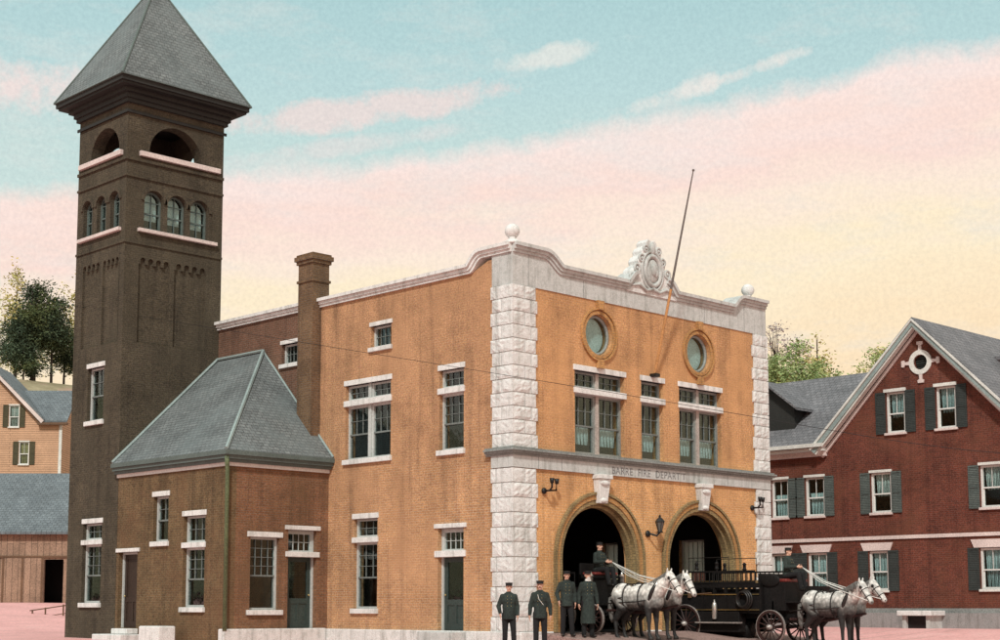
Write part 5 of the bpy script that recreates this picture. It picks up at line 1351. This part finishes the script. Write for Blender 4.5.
so_ = obj('seat', mb, 'wagon', w1, bev=.02); obj('cushion', MB().box(-.57, -.08, -.5, .5, 1.661, 1.74), 'cushion', so_, bev=.03)
slats(w1, -3.1, -.75, .63, 1.34, 1.75, 12); slats(w1, -3.1, -.75, -.63, 1.34, 1.75, 12)
mb = MB(); mb.tube([(.5, 0, .60), (1.5, 0, .62), (2.5, 0, .80)], [.055, .05, .035], 8); mb.tube([(.75, -.95, .66), (.75, .95, .66)], .035, 8)
for s in (1, -1): mb.tube([(.88, s*.2, .66), (.88, s*.80, .66)], .025, 6)
obj('pole', mb, 'wheel', w1)
for s in (1, -1):
    lm = MB(); lm.lathe((-.1, s*.68, 1.5), [(.02, -.12), (.07, -.08), (.07, .12), (.09, .13), (.03, .22), (.03, .26)], 10); obj('carriage_lamp', lm, 'nickel', w1, True)
hb = MB()
for i in range(5): hb.tube([(-2.9, -.5+.24*i, 1.05), (-2.0, -.45+.23*i, 1.18), (-1.0, -.5+.24*i, 1.12), (-.4, -.46+.22*i, 1.2)], .07, 8)
obj('hose', hb, 'ladder_wood', w1, True)
d1 = person(SI, 'driver on the high seat of the hose wagon inside the left arch', (3.50, .02, 1.72), 0., scale=1., group='wagon drivers')
# second wagon: long ladder and chemical wagon in front of the right arch
w2 = thing('ladder_wagon', 'long black ladder wagon with slatted side rails standing out of the right arch', 'fire wagon', (8.30, -3.05, -.385), R(-90))
w2.rotation_euler = (0, R(0), R(-90))
for s in (1, -1): wheel(w2, (0, s*.76, .50), .50, 14); wheel(w2, (-3.1, s*.78, .58), .58, 14)
mb = MB(); mb.cyl((0, -.76, .5), (0, .76, .5), .04); mb.cyl((-3.1, -.78, .58), (-3.1, .78, .58), .045); mb.box(-3.7, .6, -.42, -.32, .74, .88); mb.box(-3.7, .6, .32, .42, .74, .88); mb.box(-.35, .35, -.5, .5, .62, .73)
springs(mb, 0, .55, .62); springs(mb, 0, -.55, .62); springs(mb, -3.1, .55, .72); springs(mb, -3.1, -.55, .72)
obj('running_gear', mb, 'wagon', w2)
mb = MB(); mb.box(-3.75, -.35, -.70, .70, .89, .96); mb.box(-3.75, -.35, -.74, -.68, .961, 1.50); mb.box(-3.75, -.35, .68, .74, .961, 1.50); mb.box(-.41, -.35, -.68, .68, .961, 1.74); mb.box(-3.75, -3.69, -.68, .68, .961, 1.74)
for s in (1, -1):
    mb.box(-3.75, -.35, s*.71-.045, s*.71+.045, 1.66, 1.76)
    for i in range(9): mb.box(-3.74+.42*i, -3.67+.42*i, s*.72-.045, s*.72+.045, .961, 1.659)
mb.box(-3.6, -.5, -.5, .5, 1.0, 1.62)
bo = obj('body', mb, 'wagon', w2)
mb = MB()
for s in (1, -1): mb.box(-3.72, -.38, s*.766-.003, s*.766+.003, 1.44, 1.465); mb.box(-3.72, -.38, s*.766-.003, s*.766+.003, .99, 1.01)
obj('stripe', mb, 'brass', bo)
mb = MB()
for s in (1, -1): mb.box(-2.6, -1.0, s*.86-.1, s*.86+.1, .60, .64)
obj('running_board', mb, 'tyre', w2)
for s in (1, -1): slats(w2, -3.2, -.55, s*.72, 1.78, 2.16, 16)
for s in (1, -1):
    obj('hand_rail', MB().tube([(-3.0, s*.70, 2.16), (-3.0, s*.70, 2.56), (-1.5, s*.70, 2.56), (-1.5, s*.70, 2.16)], .014, 6), 'iron', w2)
    for x in (-2.7, -1.95):
        lm = MB().lathe((x, s*.70, 2.20), [(.06, 0), (.07, .03), (.05, .06), (.05, .16), (.07, .18), (.02, .24)], 10); obj('hand_lantern', lm, 'wagon', w2, True)
mb = MB(); mb.box(-.34, .42, -.60, .60, .97, 1.80); mb.box(-.50, -.38, -.64, .64, 1.76, 2.06)
for s in (1, -1): mb.ell((-.10, s*.62, 1.86), (.36, .06, .20))
so_ = obj('seat', mb, 'wagon', w2, bev=.03); obj('cushion', MB().box(-.35, .42, -.54, .54, 1.801, 1.90), 'cushion', so_, bev=.03)
mb = MB(); mb.box(.0, .95, -.58, .58, 1.20, 1.26); mb.box(.1, .18, -.5, .5, .7, 1.2); mb.hexa([(.93, -.58, 1.26), (.99, -.58, 1.26), (.99, .58, 1.26), (.93, .58, 1.26), (1.12, -.58, 1.68), (1.18, -.58, 1.68), (1.18, .58, 1.68), (1.12, .58, 1.68)]); mb.box(-.05, .0, -.6, .6, .75, 1.25)
obj('footboard', mb, 'wagon', w2)
mb = MB()
for y in (-.45, -.1):
    mb.box(-3.9, -.4, y-.03, y+.03, 1.80, 1.87); mb.box(-3.9, -.4, y+.27, y+.33, 1.80, 1.87)
    for i in range(11): mb.cyl((-3.75+.31*i, y, 1.835), (-3.75+.31*i, y+.3, 1.835), .016, None, 6)
obj('ladder', mb, 'ladder_wood', w2)
for s in (1, -1):
    ex = MB().lathe((-1.95, s*.84, .72), [(.03, 0), (.075, .02), (.08, .42), (.05, .50), (.025, .52), (.025, .58)], 14); obj('extinguisher', ex, 'nickel', w2, True)
    tb = MB().box(-3.3, -1.1, s*.60-.18, s*.60+.15, .34, .945); obj('tool_box', tb, 'wagon', w2, bev=.02)
for s in (1, -1):
    hc_ = MB()
    for k in range(3): hc_.torus((-.85-.03*k, s*(.80+.04*k), 1.30), Vector((.24-.02*k, 0, 0)), Vector((0, 0, .26-.02*k)), .035, 24, 7)
    obj('hose_coil', hc_, 'leather', w2, True)
    obj('axe', MB().tube([(-2.9, s*.78, 1.45), (-2.1, s*.78, 1.50)], .02, 6).box(-2.98, -2.86, s*.78-.02, s*.78+.02, 1.36, 1.56), 'trim_brown', w2)
mb = MB(); mb.cyl((-2.4, -.2, .40), (-1.1, -.2, .40), .26, None, 18)
obj('chemical_tank', mb, 'wagon', w2, True)
mb = MB(); mb.tube([(.5, 0, .68), (1.5, 0, .72), (2.7, 0, .90)], [.06, .055, .035], 8); mb.tube([(.85, -1.0, .74), (.85, 1.0, .74)], .035, 8)
obj('pole', mb, 'wheel', w2)
d2 = person(SI, 'driver with reins seated at the front of the ladder wagon', (8.05, -3.30, 1.60), R(6), scale=1., moustache=False, group='wagon drivers')
def reins(label, drv, horses):
    mb = MB()
    dM = Matrix.Translation(drv.location) @ Matrix.Rotation(drv.rotation_euler.z, 4, 'Z')
    for h, Hm, s in horses:
        hM = Matrix.Translation(h.location) @ Matrix.Rotation(h.rotation_euler.z, 4, 'Z') @ Matrix.Scale(h.scale.x, 4)
        hand_ = dM @ (SI['wr'][0 if s > 0 else 1]+Vector((-.0, -.06, -.01)))
        for sd in (1, -1):
            bit = hM @ (Hm['bit']+Vector((0, sd*.085, 0))); mid = hM @ Vector((.30, sd*.16, 1.56))
            q = hand_.lerp(mid, .5)+Vector((0, 0, -.10))
            mb.tube([hand_, q, mid, mid.lerp(bit, .5)+Vector((0, 0, .02))+(hM.to_3x3() @ Vector((0, sd*.05, 0))), bit], .011, 5)
    tag(obj('reins', mb, 'glove', None, True), label, 'reins')
reins('pale reins running from the hose wagon driver to the white team', d1, [(h1, HA, 1), (h2, HB, 1)])
reins('pale reins running from the ladder wagon driver to the grey team', d2, [(h3, HB, 1), (h4, HA, 1)])
